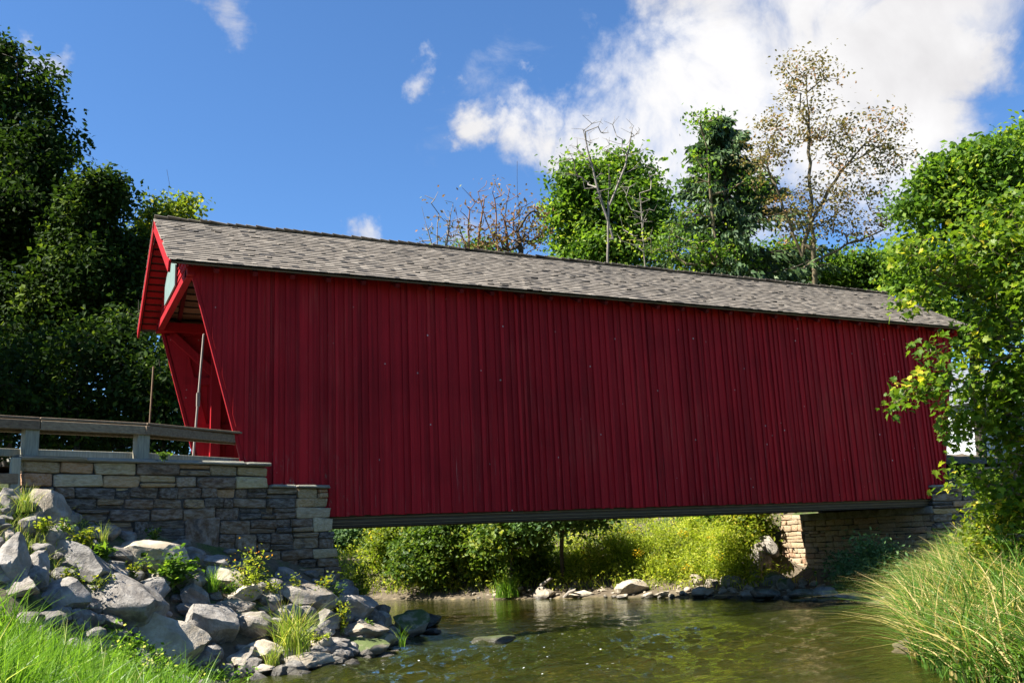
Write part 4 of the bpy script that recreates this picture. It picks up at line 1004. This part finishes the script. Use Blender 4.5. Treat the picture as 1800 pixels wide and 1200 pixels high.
bare('bare_tree', 'slim pale leafless sapling in front of the maple and the spruce', 1128, 35, at(1125, 340, 35), 52, B_GREY, 70, .0055, .035,
     [lobe(1120, 350, 35, 40, 50), lobe(1145, 300, 35, 25, 30), lobe(1120, 400, 35, 40, 40)], wob=.014, lift=.05)
for i, (px, tx, ty, lab) in enumerate([(775, 770, 345, 'leafless shrub farthest to the left above the roof'), (835, 825, 340, 'leafless shrub with long upright twigs above the roof'), (890, 870, 320, 'leafless shrub between the twiggy one and the rusty tree')]):
    bare('bare_shrub', lab, px, 34, at(tx, ty + 30, 34), 60 + i, B_TWIG if i else B_GREY, 70, .008, .05,
         [lobe(tx, ty + 25, 34, 32, 42), lobe(px - 12, ty + 70, 34, 40, 35), lobe(px + 18, ty + 60, 34, 35, 40)], wob=.03, lift=.05, leafmat=L_RUST, per=(1 if i < 2 else 2),
         paths=[[at(px + 4, 460, 34), at(tx + 18, ty + 60, 34), at(tx + 26, ty + 10, 34)], [at(px - 6, 460, 34), at(tx - 18, ty + 60, 34), at(tx - 30, ty + 18, 34)]])
tree('rusty_tree', 'small rusty-leaved tree above the roof, left of the bright maple', 'tree', gbase(922, 34), [lobe(930, 375, 34, 26, 30), lobe(905, 410, 34, 34, 30), lobe(935, 425, 34, 28, 28), lobe(865, 430, 34, 40, 22)],
     64, L_RUST, B_DARK, 110, 8, .13, .30, max_r=.1, group='trees behind the roof')
tree('slender_tree', 'thin yellow-green tree growing up in front of the spruce', 'tree', gbase(1250, 34),
     [lobe(1232, 222, 34, 40, 16), lobe(1232, 300, 34, 26, 40), lobe(1205, 390, 34, 40, 30), lobe(1165, 425, 34, 50, 22), lobe(1290, 455, 34, 50, 26), lobe(1205, 455, 34, 70, 20), lobe(1335, 330, 34, 24, 30)],
     33, L_GREEN, B_OLIVE, 120, 20, .15, .34, trunk_top=at(1240, 240, 34), max_r=.08, group='trees behind the roof', step=.4)
tree('sparse_tree', 'tallest thin-leaved tree with brownish leaves against the cloud', 'tree', gbase(1425, 33),
     [lobe(1425, 125, 33, 55, 42), lobe(1380, 215, 33, 62, 56), lobe(1450, 225, 33, 62, 66), lobe(1530, 235, 33, 72, 42), lobe(1572, 280, 33, 38, 32), lobe(1480, 320, 33, 85, 55), lobe(1340, 275, 33, 48, 52), lobe(1410, 375, 33, 75, 55), lobe(1510, 395, 33, 55, 36)],
     34, L_OLIVE, B_OLIVE, 460, 15, .12, .27, trunk_top=at(1418, 140, 33), max_r=.095, tip_r=.0052, group='trees behind the roof', step=.4, shell=.0, wob=.04, clumps=0, lift=.12,
     extra_paths=[[at(1412, 430, 33), at(1455, 335, 33), at(1505, 270, 33), at(1565, 215, 33)], [at(1410, 450, 33), at(1372, 350, 33), at(1330, 258, 33)], [at(1414, 470, 33), at(1490, 428, 33), at(1572, 400, 33)]])
# spruce
def spruce(label, px, top_py, dp, half_w, seed):
    r = np.random.RandomState(seed); top = at(px, top_py, dp); base = np.array([top[0], top[1], gz(top[0], top[1])]); H = top[2] - base[2]
    o = empty('spruce_tree', tuple(base), label, 'tree', 'trees behind the roof'); top = np.array([base[0], base[1], top[2]])
    zs = np.linspace(base[2], top[2], 14); A = np.stack([np.full(13, base[0]), np.full(13, base[1]), zs[:-1]], -1); B = A.copy(); B[:, 2] = zs[1:]
    ra = np.linspace(.24, .03, 14); V, F = tubes(A, B, ra[:-1], ra[1:], 8)
    TA, TB, LC, AX = [], [], [], []
    for lev in np.arange(.12, .985, .022):
        zc = base[2] + H * lev; ln = half_w * (1 - lev) ** .8 * 1.02 + .12; nb = 7
        for q in range(nb):
            a = r.uniform(0, 6.283); L = ln * r.uniform(.75, 1.12); dirn = np.array([math.cos(a), math.sin(a), 0]); prev = np.array([base[0], base[1], zc])
            for j in range(1, 7):
                t = j / 6; p = np.array([base[0], base[1], zc]) + dirn * L * t + np.array([0, 0, (-.42 * t + .25 * t * t) * L]); TA.append(prev); TB.append(p); prev = p
                m_ = 16
                LC.append(p + r.normal(0, 1, (m_, 3)) * np.array([.16, .16, .05]) * (1.1 - t * .5) + np.array([0, 0, -.10])); AX.append(np.tile(dirn * .6 + np.array([0, 0, -.75]), (m_, 1)))
    V2, F2 = tubes(np.array(TA), np.array(TB), np.full(len(TA), .014), np.full(len(TA), .010), 4)
    mobj('trunk', raw_mesh('trunk', np.concatenate([V, V2]) - base, np.concatenate([F, F2 + len(V)]), B_DARK, smooth=True), o)
    C = np.concatenate(LC); ax = np.concatenate(AX) + r.normal(0, .35, C.shape); ax /= np.linalg.norm(ax, axis=1, keepdims=True)
    sd = np.cross(ax, r.normal(size=C.shape)); sd /= np.linalg.norm(sd, axis=1, keepdims=True); L = r.uniform(.22, .46, len(C))[:, None]
    V = np.stack([C, C + ax * L * .5 + sd * .06, C + ax * L, C + ax * L * .5 - sd * .06], 1).reshape(-1, 3); F = np.arange(len(V)).reshape(-1, 4)
    mobj('crown', raw_mesh('crown', V - base, F, L_NEEDLE, r.uniform(0, 1, len(F))), o)
spruce('dark pointed spruce behind the roof beside the tallest thin tree', 1262, 196, 37.5, 6.2, 70)
tree('maple_tree', 'dense green round-topped maple at the right edge, behind the overhanging branches', 'tree', gbase(1740, 30),
     [lobe(1700, 330, 30, 80, 60), lobe(1760, 280, 30, 70, 40), lobe(1640, 340, 30, 50, 45), lobe(1610, 410, 30, 48, 45), lobe(1700, 430, 30, 110, 80), lobe(1790, 380, 30, 110, 100), lobe(1640, 480, 30, 70, 50), lobe(1720, 540, 30, 120, 80)],
     35, L_GREEN, B_DARK, 330, 120, .19, .42, max_r=.3, group='trees behind the roof')
tree('small_tree', 'small dark green tree just above the roof near its right end', 'tree', gbase(1500, 36),
     [lobe(1500, 470, 36, 50, 26), lobe(1540, 490, 36, 50, 40), lobe(1460, 490, 36, 40, 25)], 36, L_GREEN, B_DARK, 110, 80, .18, .4, max_r=.14, group='trees behind the roof')
for i, (px, py, rx, ry, dp, lab) in enumerate([(800, 470, 90, 40, 46, 'low green tree crown hidden behind the roof ridge'), (1240, 490, 120, 40, 44, 'bushy green tree directly behind the ridge below the spruce'), (1360, 470, 60, 40, 42, 'dark green tree below the tallest thin tree')]):
    tree('small_tree', lab, 'tree', gbase(px, dp), [lobe(px, py, dp, rx, ry), lobe(px + rx * .4, py + 50, dp, rx, ry), lobe(px - rx * .4, py + 60, dp, rx, ry)], 80 + i, L_GREEN, B_DARK, 130, 80, .2, .5, max_r=.16, group='trees behind the roof')
# white house glimpsed through the branches
hx, hy = at(1800, 780, 46)[:2]; hz = gz(hx, hy)
house = empty('house', (hx, hy, hz), 'white-sided house glimpsed through the maple branches at the right', 'house')
M_SIDING = mat_plain('white_siding', (.42, .45, .48), .6, 0, .08, 3); M_HROOF = mat_plain('grey_house_roof', (.20, .22, .25), .85, .2, .3, 20); M_WIN = mat_plain('window_glass', (.03, .035, .045), .12)
box('wall', (-3.2, 6, 0, 6, -.3, 3.9), M_SIDING, house)
for k in range(19): box('siding_board', (-3.22, 6.02, -.03, -.002, .1 + k * .2, .29 + k * .2), M_SIDING, house)
rv_ = np.array([[-3.6, -.5, 3.85], [6.4, -.5, 3.85], [6.4, 6.5, 3.85], [-3.6, 6.5, 3.85], [-3.6, 2.9, 6.2], [6.4, 2.9, 6.2], [6.4, 3.1, 6.2], [-3.6, 3.1, 6.2]]); hexa('roof', rv_, M_HROOF, house)
for xx in (-1.8, 1.2, 4.0):
    wn_ = box('window', (xx - .5, xx + .5, -.06, -.02, 1.4, 2.8), M_SIDING, house); box('pane', (xx - .42, xx + .42, -.07, -.055, 1.48, 2.72), M_WIN, wn_)

# --- bushes on the far bank, seen below the bridge
BUSH = [(608, 975, 40, 70, 37, L_WILLOW, 'blue-green willow bush just right of the stone wall corner'), (655, 960, 50, 70, 38, L_WILLOW, 'dark blue-green bush right of the willow'), (700, 950, 38, 60, 36.5, L_YGREEN, 'yellow-green bush over the dark hollow'),
        (748, 985, 46, 62, 35, L_BUSH, 'green bush hanging over the far water'), (800, 950, 56, 62, 35, L_BUSH, 'tall green bush in the middle of the far bank'), (850, 975, 46, 60, 33.5, L_BUSH, 'rounded green bush beside the goldenrod'),
        (900, 940, 60, 50, 36, L_BUSH, 'green bush close under the bridge'), (985, 905, 70, 45, 39, L_WILLOW, 'dark bush in the shade behind the goldenrod'), (925, 1000, 26, 30, 31, L_BUSH, 'low leafy bush left of the goldenrod')]
for i, (px, py, rx, ry, dp, lm, lab) in enumerate(BUSH):
    b0, dd = on_ground(px, 1044); dp = (34.5 if px < 680 else dd) + .6 + .5 * (i % 3); base = at(px, 1044, dp); base[2] = gz(base[0], base[1])
    tree('bush', lab, 'bush', base, [lobe(px, py - 14, dp, rx, ry * .8), lobe(px + rx * .5, py + ry * .1, dp - .3, rx * .6, ry * .5), lobe(px - rx * .5, py + ry * .15, dp - .6, rx * .6, ry * .5), lobe(px, py - ry * .7, dp, rx * .7, ry * .5)],
         90 + i, lm, B_DARK, 110, 90, .13, .30, max_r=.06, tip_r=.006, group='bushes on the far bank', crown_name='foliage', step=.4)
GOLD = [(1000, 985, 40, 48, 29, 'pale goldenrod clump leftmost on the far bank'), (1045, 995, 40, 40, 28, 'goldenrod clump above the low tan rock'), (1090, 965, 44, 50, 29, 'goldenrod clump above the largest far rock'), (1140, 985, 42, 44, 27.5, 'pale goldenrod clump in the middle of the sunlit bank'),
        (1190, 960, 46, 52, 28, 'tall goldenrod clump under the bridge'), (1195, 1010, 36, 28, 26.5, 'low pale clump near the far shore'), (1240, 975, 40, 46, 27, 'goldenrod clump left of the upright slab'), (1285, 975, 34, 44, 26, 'goldenrod clump touching the upright slab'), (1080, 925, 60, 30, 32, 'goldenrod clump highest under the bridge')]
for i, (px, py, rx, ry, dp, lab) in enumerate(GOLD):
    base = at(px, py + ry, dp); base[2] = gz(base[0], base[1])
    o = tree('goldenrod', lab, 'plant', base, [lobe(px, py, dp, rx, ry), lobe(px - rx * .5, py + ry * .5, dp - .3, rx * .6, ry * .5), lobe(px + rx * .5, py + ry * .4, dp - .3, rx * .6, ry * .5)], 120 + i, (L_GOLD, L_GOLD, L_YGREEN)[i % 3], B_STEM, 100, 70, .085, .22, max_r=.02, tip_r=.004, group='goldenrod on the far bank', crown_name='foliage', step=.4, aspect=.36)
    r = np.random.RandomState(500 + i); C, _ = sample_lobes([lobe(px + r.uniform(-20, 20), py - ry * .5 + r.uniform(-8, 25), dp - .6, 12, 7) for q in range(2 if i in (1, 2, 8) else 1)], 70, r, .1)
    V, F, v = leaf_cards(C, r, .034); mobj('flower_head', raw_mesh('flower_head', V - base, F, L_FLOWER, v), o, kind='stuff')
for i, (px, py, rx, ry, dp, lab) in enumerate([(1250, 915, 50, 34, 30, 'leafy green shrub under the bridge by the sunlit bank'), (1310, 925, 44, 44, 28, 'leafy green shrub beside the abutment corner'), (1345, 915, 30, 30, 30, 'green shrub closest to the abutment corner'), (1170, 905, 50, 26, 33, 'green shrub high under the bridge')]):
    base = at(px, py + ry, dp); base[2] = gz(base[0], base[1])
    tree('bush', lab, 'bush', base, [lobe(px, py, dp, rx, ry), lobe(px - rx * .4, py + ry * .6, dp - .3, rx * .7, ry * .6)], 140 + i, L_YGREEN if i % 2 else L_GREEN, B_DARK, 90, 80, .12, .28, max_r=.05, tip_r=.006, group='bushes on the far bank', crown_name='foliage', step=.4)
for i, (px, py, rx, ry, dp, lab) in enumerate([(1500, 1010, 40, 30, 22, 'shaded weed clump under the bridge'), (1545, 990, 36, 36, 21, 'shaded weedy bush below the bearing seat')]):
    base = at(px, py + ry, dp); base[2] = gz(base[0], base[1])
    tree('bush', lab, 'bush', base, [lobe(px, py, dp, rx, ry), lobe(px + rx * .5, py + 8, dp, rx * .7, ry * .6)], 150 + i, L_WILLOW, B_STEM, 70, 60, .10, .22, max_r=.03, tip_r=.005, group='weeds under the bridge', crown_name='foliage', step=.4, aspect=.4)
# low growth covering the far bank
r = np.random.RandomState(77); P = []
while len(P) < 9000:
    x = r.uniform(6, 21, 4000); y = r.uniform(2.5, 24, 4000); zz = ground(x, y)
    ok = (zz > .12) & (zz < 3.2) & ~((x > 16.9) & (y < 6.2)) & (x * .55 + y * .9 > 9.8); P += list(np.stack([x, y, zz], -1)[ok])
P = np.array(P[:9000]); V, F, v = blades(P, r, .34, .022, .6, seg=3)
C = np.repeat(P, 3, 0) + r.normal(0, .12, (27000, 3)) + np.array([0, 0, .3]); V2, F2, v2 = leaf_cards(C, r, .10, .5)
mobj('undergrowth', raw_mesh('undergrowth', np.concatenate([V, V2]), [F, F2 + len(V)], L_GOLD, np.concatenate([v, v2])), label='weeds and grass covering the far bank', cat='undergrowth', kind='stuff')
# driftwood
def log(label, pts, r0, r1, seed):
    pts = [np.array(p) for p in pts]; A = np.array(pts[:-1]); B = np.array(pts[1:]); rr = np.linspace(r0, r1, len(pts)); V, F = tubes(A, B, rr[:-1], rr[1:], 7); c = pts[0]
    o = mobj('driftwood', raw_mesh('driftwood', V - c, F, B_GREY, smooth=True), label=label, cat='log', group='driftwood on the far bank'); o.location = c
for (a, b2, lab) in [((938, 1044), (968, 1016), 'pale driftwood log leaning up from the far waterline'), ((992, 1050), (1012, 1036), 'short driftwood stick on the far shore'), ((1092, 1040), (1124, 1050), 'thin pale stick lying in front of the largest far rock')]:
    pa, da = on_ground(a[0], max(a[1], 1044)); qa = at(a[0], a[1], da); qb = at(b2[0], b2[1], da - .3); mid = (qa + qb) / 2 + np.array([0, 0, .05]); log(lab, [qa, mid, qb], .06, .035, 1)

# --- grass
def on_bank(n_, fx, r):
    out = []
    while len(out) < n_:
        p = fx(r); zz = ground(p[:, 0], p[:, 1]); out += list(np.stack([p[:, 0], p[:, 1], zz], -1)[zz > -.06])
    return np.array(out[:n_])
r = np.random.RandomState(91)
def near_grass(r):
    px = r.uniform(-60, 385, 600); dp = r.uniform(7.2, 12.2, 600); d = CF[None] + CR[None] * ((px - 900) / FPX)[:, None]; p = CAM + d * dp[:, None]
    lim = 10.6 - np.clip(px - 40, 0, None) / 345 * 2.2; return p[dp < lim]
Q = on_bank(420, near_grass, r); Ps, Ws, Cv, Hs = [], [], [], []
for q in Q:
    m_ = r.randint(14, 34); pp = q + np.concatenate([r.normal(0, .085, (m_, 2)), np.zeros((m_, 1))], 1); Ps.append(pp); a_w = r.normal(0, .28, 2)
    Ws.append(np.tile(a_w, (m_, 1))); Cv.append(np.clip(r.uniform(.15, .8) + r.normal(0, .16, m_), 0, 1)); Hs.append(np.full(m_, r.uniform(.7, 1.35)))
P = np.concatenate(Ps); P[:, 2] = ground(P[:, 0], P[:, 1]) - .02; Ws = np.concatenate(Ws); Hs = np.concatenate(Hs)
V, F, v = blades(P, r, .52 * Hs, .019, .42, (.20 + Ws[:, 0], .05 + Ws[:, 1]), 5, np.concatenate(Cv))
mobj('grass', raw_mesh('grass', V, F, L_GRASS, v), label='lush bright green grass in front of the boulders', cat='grass', kind='stuff')
P = on_bank(1500, lambda r: np.stack([r.uniform(-.9, .9, 400), r.uniform(-5.2, -3.2, 400)], -1), r)
C = np.repeat(P, 6, 0) + r.normal(0, .06, (len(P) * 6, 3)) + np.array([0, 0, .08]); V, F, v = leaf_cards(C, r, .055, .6)
mobj('ground_cover', raw_mesh('ground_cover', V, F, L_GRASS, v), label='low leafy cover at the foot of the lush grass', cat='ground cover', kind='stuff')
r = np.random.RandomState(92)
def reed_xy(r):
    x = r.uniform(6.4, 17.5, 900); y = r.uniform(-11.5, -1.2, 900); e = np.interp(x, [6.4, 7.9, 10.2, 12.6, 14.4, 17.5], [-9.9, -7.7, -5.9, -3.9, -2.6, -1.4]); ok = (y < e + .22); return np.stack([x, y], -1)[ok]
P = on_bank(64000, reed_xy, r); d_ = np.array([pixel_of(p)[0] for p in P])
P = P[(d_ > 1600) & (d_ < 1900)]
cv = np.where(r.uniform(size=len(P)) < .70, r.uniform(0, .45, len(P)), r.uniform(.55, 1, len(P)))
V, F, v = blades(P, r, .76, .025, .78, (-.06 + r.normal(0, .34, len(P)), .02 + r.normal(0, .34, len(P))), 5, cv, .55)
mobj('reed_grass', raw_mesh('reed_grass', V, F, L_REED, v), label='tall green and straw-coloured reed grass on the right bank', cat='grass', kind='stuff')
r = np.random.RandomState(93)
P = on_bank(2600, lambda r: np.stack([r.uniform(-4.2, -1.2, 500), r.uniform(-3.4, -1.7, 500)], -1), r)
V, F, v = blades(P, r, .22, .009, .5, (.1, 0), 3); mobj('yellow_grass', raw_mesh('yellow_grass', V, F, L_DRYGRASS, v), label='thin yellowing grass on the slope beside the wing wall', cat='grass', kind='stuff')

def weed(name, label, px, py, w_, h_, lm, seed, size=.06, n_=260, flowers=None, nf=24, depth=None, aspect=.6, cat='plant'):
    r = np.random.RandomState(seed)
    p, dd = on_ground(px, py + h_ * .5)
    if depth: dd = depth
    dd -= .25; k = dd / FPX; base = at(px, py + h_ * .5, dd); top = at(px, py, dd)
    o = empty(name, tuple(base), label, cat, 'weeds on the boulder slope')
    n_st = 11; tips = [top + np.array([r.normal(0, w_ * .28 * k), r.normal(0, w_ * .2 * k), r.uniform(-.1, .5) * h_ * k]) for q in range(n_st)]
    A, B = [], []; LC = []
    for t in tips:
        prev = base + r.normal(0, .03, 3)
        for j in range(1, 5):
            q = base + (t - base) * j / 4 + np.array([0, 0, .06 * h_ * k * math.sin(j / 4 * 3.1)]) + r.normal(0, .01, 3); A.append(prev); B.append(q); prev = q
            LC.append(q + r.normal(0, 1, (n_ // (n_st * 4) + 1, 3)) * w_ * k * .10)
    V, F = tubes(np.array(A), np.array(B), np.full(len(A), .006), np.full(len(A), .005), 4); mobj('stem', raw_mesh('stem', V - base, F, B_STEM), o)
    C = np.concatenate(LC); V, F, v = leaf_cards(C, r, size, aspect, .9); mobj('foliage', raw_mesh('foliage', V - base, F, lm, v), o)
    if flowers:
        C = np.array(tips)[r.choice(n_st, nf)] + r.normal(0, 1, (nf, 3)) * w_ * k * .13 + np.array([0, 0, .03]); V, F, v = leaf_cards(C, r, .028, .9); mobj('flower_head', raw_mesh('flower_head', V - base, F, flowers, v), o, kind='stuff')
    return o
weed('leafy_weed', 'broad-leaved green weed growing over the flat tan slab', 305, 1000, 78, 54, L_GREEN, 1, .10, 330)
weed('leafy_weed', 'bushy green weed between the perched boulder and the tan slab', 150, 948, 44, 60, L_YGREEN, 2, .055, 420)
weed('leafy_weed', 'broad green dock leaves above the long grey slab', 180, 968, 40, 22, L_GREEN, 3, .13, 60, aspect=.35)
weed('flowering_weed', 'orange-flowered yellow-green weed at the foot of the wing wall', 440, 1010, 84, 70, L_GOLD, 4, .05, 560, L_ORANGE, 34)
weed('flowering_weed', 'yellow-flowered plant above the wide humped boulder', 562, 1034, 46, 44, L_YGREEN, 5, .07, 160, L_FLOWER, 18)
weed('leafy_weed', 'upright green sprig beside the flat-topped boulder', 602, 1082, 34, 60, L_YGREEN, 6, .055, 200)
weed('leafy_weed', 'small yellow-green sprig among the grey stones', 170, 1022, 54, 34, L_YGREEN, 7, .045, 110)
weed('leafy_weed', 'thin sprig standing on the flat tan slab', 272, 938, 22, 26, L_GREEN, 8, .06, 50)
weed('leafy_weed', 'yellow-green weeds beyond the corner of the stone wall', 632, 1020, 60, 70, L_GOLD, 9, .07, 480, depth=18.0)
weed('leafy_weed', 'little weed growing on the mossy islet', 850, 1116, 18, 18, L_YGREEN, 10, .045, 50, L_FLOWER, 3, depth=dd)
weed('leafy_weed', 'green sprig growing on top of the stone wall by the railing post', 288, 800, 22, 14, L_GREEN, 11, .05, 50, depth=depth_of(A0 + DW * 1.8 + np.array([.05, -.1, 3.05])))
weed('leafy_weed', 'green weed in the gap above the lower railing boulders', 110, 930, 30, 40, L_GREEN, 12, .05, 120)
for i, (px, py, w_, h_, lab) in enumerate([(232, 1000, 40, 26, 'low weed at the lower edge of the flat tan slab'), (402, 1032, 30, 24, 'low yellow-green weed above the tan-topped boulder'), (480, 1028, 40, 34, 'leafy weed between the orange-flowered plant and the humped boulder'),
        (522, 1024, 34, 30, 'small leafy weed at the foot of the dark lower wall'), (590, 1040, 34, 32, 'weed clump at the bottom corner of the stone wall'), (78, 922, 34, 26, 'low weed right of the grey stones at the far left'),
        (120, 1010, 26, 20, 'tiny weed beneath the long grey slab'), (648, 1100, 26, 22, 'small sprig on the low tan ledge by the water'), (560, 1120, 30, 20, 'low weed at the root of the shaded grey block')]):
    weed('leafy_weed', lab, px, py, w_, h_, (L_YGREEN, L_GREEN, L_GOLD)[i % 3], 40 + i, .05, 130)
def tuft(label, px, py, w_, h_, lm, seed, n_=170, wd=.012, lean=.5):
    r = np.random.RandomState(seed); p, dd = on_ground(px, py + h_ * .5); dd -= .2; k = dd / FPX; base = at(px, py + h_ * .5, dd)
    P = base + np.stack([r.normal(0, w_ * .14 * k, n_), r.normal(0, w_ * .14 * k, n_), np.zeros(n_)], -1); V, F, v = blades(P, r, h_ * k * 1.05, wd, lean, seg=5)
    o = mobj('grass_tuft', raw_mesh('grass_tuft', V - base, F, lm, v), label=label, cat='grass tuft', group='grass tufts on the boulder slope'); o.location = base
tuft('tall green grass tuft among the boulders near the water', 512, 1106, 104, 92, L_DRYGRASS, 1, 200, .014, .6)
tuft('small grass tuft above the pyramid boulder', 375, 1018, 34, 44, L_GRASS, 2, 90, .010, .5)
tuft('thin grass tuft at the foot of the wing wall', 182, 940, 22, 36, L_DRYGRASS, 3, 40, .009, .35)
tuft('grass blades in the water beside the brown boulder', 708, 1118, 26, 36, L_GRASS, 4, 22, .012, .4)
tuft('yellow grass tuft at the left end of the wing wall', 42, 880, 50, 40, L_DRYGRASS, 5, 110, .009, .5)
tuft('grass tuft at the far waterline below the bushes', 890, 1032, 70, 34, L_GRASS, 6, 260, .02, .5)
tuft('grass tuft below the tall grass and the tan stone', 478, 1150, 40, 40, L_DRYGRASS, 7, 60, .010, .6)

# --- maple overhanging the right bank, close to the camera
r = np.random.RandomState(140); ND = 12.
trunk_b = np.array(at(2080, 1000, 13.0)); trunk_b[2] = gz(trunk_b[0], trunk_b[1])
mp_lobes = [lobe(1725, 460, 12.5, 95, 70, 60), lobe(1640, 455, 12.2, 66, 44, 50), lobe(1770, 400, 13, 80, 60, 60), lobe(1612, 520, 12.2, 40, 24, 30), lobe(1765, 545, 12.2, 60, 50, 50), lobe(1790, 640, 12.2, 80, 80, 70), lobe(1730, 610, 11.9, 55, 40, 45),
            lobe(1660, 655, 11.6, 66, 24, 36), lobe(1618, 682, 11.5, 40, 18, 24), lobe(1578, 708, 11.4, 14, 16, 12), lobe(1735, 690, 12, 70, 34, 50), lobe(1700, 745, 11.8, 60, 34, 36), lobe(1780, 780, 12, 60, 40, 50), lobe(1700, 845, 11.8, 62, 20, 30),
            lobe(1770, 870, 12, 60, 34, 40), lobe(1785, 980, 11.6, 30, 50, 30), lobe(1628, 612, 11.7, 22, 10, 14), lobe(1800, 480, 12.6, 80, 90, 60), lobe(1800, 720, 12.2, 60, 80, 50), lobe(1810, 860, 12.2, 60, 70, 50)]
ov = empty('overhanging_maple', tuple(trunk_b), 'bright yellow-green maple branches overhanging the right bank in front of the bridge', 'tree')
C, dirs = sample_lobes(mp_lobes, 760, r, .10)
trunk_path = [trunk_b, trunk_b + np.array([-.1, .1, 2.2]), trunk_b + np.array([-.3, .1, 6.0])]
limbs = [[trunk_path[1], at(1880, 640, 12.3), at(1740, 600, 12.2)], [trunk_path[1], at(1880, 760, 12.2), at(1720, 720, 12.0)], [trunk_path[1] - np.array([0, 0, .8]), at(1880, 900, 12.0), at(1740, 850, 12)], [trunk_path[2], at(1860, 460, 12.8), at(1720, 470, 12.5)]]
A, B, ra, rb, P, rad = skeleton([trunk_path] + limbs, C, r, .22, .0035, .16, .2, .018)
V, F = tubes(A, B, ra, rb, 5); mobj('trunk', raw_mesh('trunk', V - trunk_b, F, B_OLIVE, smooth=True), ov)
# lobed leaf outline (unit length, tip at +Y), slightly folded
half = [(0, 0), (.16, -.06), (.24, .10), (.46, .12), (.36, .30), (.52, .52), (.30, .48), (.20, .56), (.14, .74), (0, 1.0)]
LV = [(0, .02, 0), (0, .55, -.05), (0, 1, -.16)] + [(x, y - .0, .07 * x * 2 - .12 * y * y) for x, y in half[1:-1]] + [(-x, y, .07 * x * 2 - .12 * y * y) for x, y in half[1:-1]]
nh = len(half) - 2; LF = []
for sgn, o0 in ((1, 3), (-1, 3 + nh)):
    ring_ = [0] + [o0 + i for i in range(nh)] + [2]
    for i in range(len(ring_) - 1):
        t_ = [1, ring_[i], ring_[i + 1]]; LF.append(t_ if sgn > 0 else t_[::-1])
LV = np.array(LV); LF = np.array(LF)
per = 13; rep = np.repeat(np.arange(len(C)), per); LC = C[rep] + np.clip(r.normal(0, 1, (len(rep), 3)), -1.6, 1.6) * .13 * np.array([1, 1, .75])
n_ = len(LC); nv = r.normal(size=(n_, 3)) * .75; nv[:, 2] += .75; nv += np.array(SUN) * .55; nv /= np.linalg.norm(nv, axis=1, keepdims=True)
ax = r.normal(size=(n_, 3)) * .7; ax[:, 2] -= .85; ax -= (ax * nv).sum(1, keepdims=True) * nv; ax /= np.linalg.norm(ax, axis=1, keepdims=True); sd = np.cross(ax, nv)
sz = r.uniform(.055, .120, n_); cvl = np.clip((.45 + r.normal(0, .22, len(C)))[rep] + r.normal(0, .15, n_), 0, .99)
dist = np.array([depth_of(p) for p in LC]); pxy = np.array([pixel_of(p) for p in LC]); inv = (pxy[:, 0] < 1800) & (pxy[:, 1] > 0)
order = np.argsort(-(sz / dist) * inv); single = order[:300]; rest = order[300:]
crown = None
W_ = (LV[None, :, 0:1] * sd[:, None] + LV[None, :, 1:2] * ax[:, None] + LV[None, :, 2:3] * nv[:, None]) * sz[:, None, None] + LC[:, None]
V = W_[rest].reshape(-1, 3); F = (LF[None] + (np.arange(len(rest)) * len(LV))[:, None, None]).reshape(-1, 3)
crown = mobj('crown', raw_mesh('crown', V - trunk_b, F, L_NEAR, np.repeat(cvl[rest], len(LF))), ov, kind='stuff')
leaf_me = [raw_mesh('leaf', LV, LF, L_NEAR, np.full(len(LF), q)) for q in (.15, .35, .5, .65, .8, .93, 1.0)]
for i in single:
    o = bpy.data.objects.new('leaf', leaf_me[int(np.argmin(np.abs(np.array([.15, .35, .5, .65, .8, .93, 1.0]) - cvl[i])))])
    mt = Matrix(((sd[i][0], ax[i][0], nv[i][0], 0), (sd[i][1], ax[i][1], nv[i][1], 0), (sd[i][2], ax[i][2], nv[i][2], 0), (0, 0, 0, 1)))
    o.matrix_basis = Matrix.Translation(Vector(LC[i] - trunk_b)) @ mt @ Matrix.Scale(float(sz[i]), 4); put(o, crown)
for i, (px, py, w_, h_, lab) in enumerate([(1770, 910, 60, 80, 'yellow-flowered shrub on the right bank below the maple'), (1790, 1000, 50, 90, 'broad-leaved shrub at the right edge among the reeds')]):
    base = at(px, py + h_ * .6, 12.4); base[2] = gz(base[0], base[1])
    o = tree('bank_shrub', lab, 'bush', base, [lobe(px, py, 12.4, w_, h_ * .5, 40), lobe(px - 20, py + 40, 12.2, w_ * .6, h_ * .4, 30)], 160 + i, L_YGREEN, B_STEM, 70, 30, .075, .13, max_r=.02, tip_r=.003, group='shrubs on the right bank', crown_name='foliage', step=.2)
    if i == 0:
        r = np.random.RandomState(9); Cc, _ = sample_lobes([lobe(px, py, 12.0, 40, 40, 20)], 60, r, .3); V, F, v = leaf_cards(Cc, r, .035, .9); mobj('flower_head', raw_mesh('flower_head', V - base, F, L_FLOWER, v), o, kind='stuff')
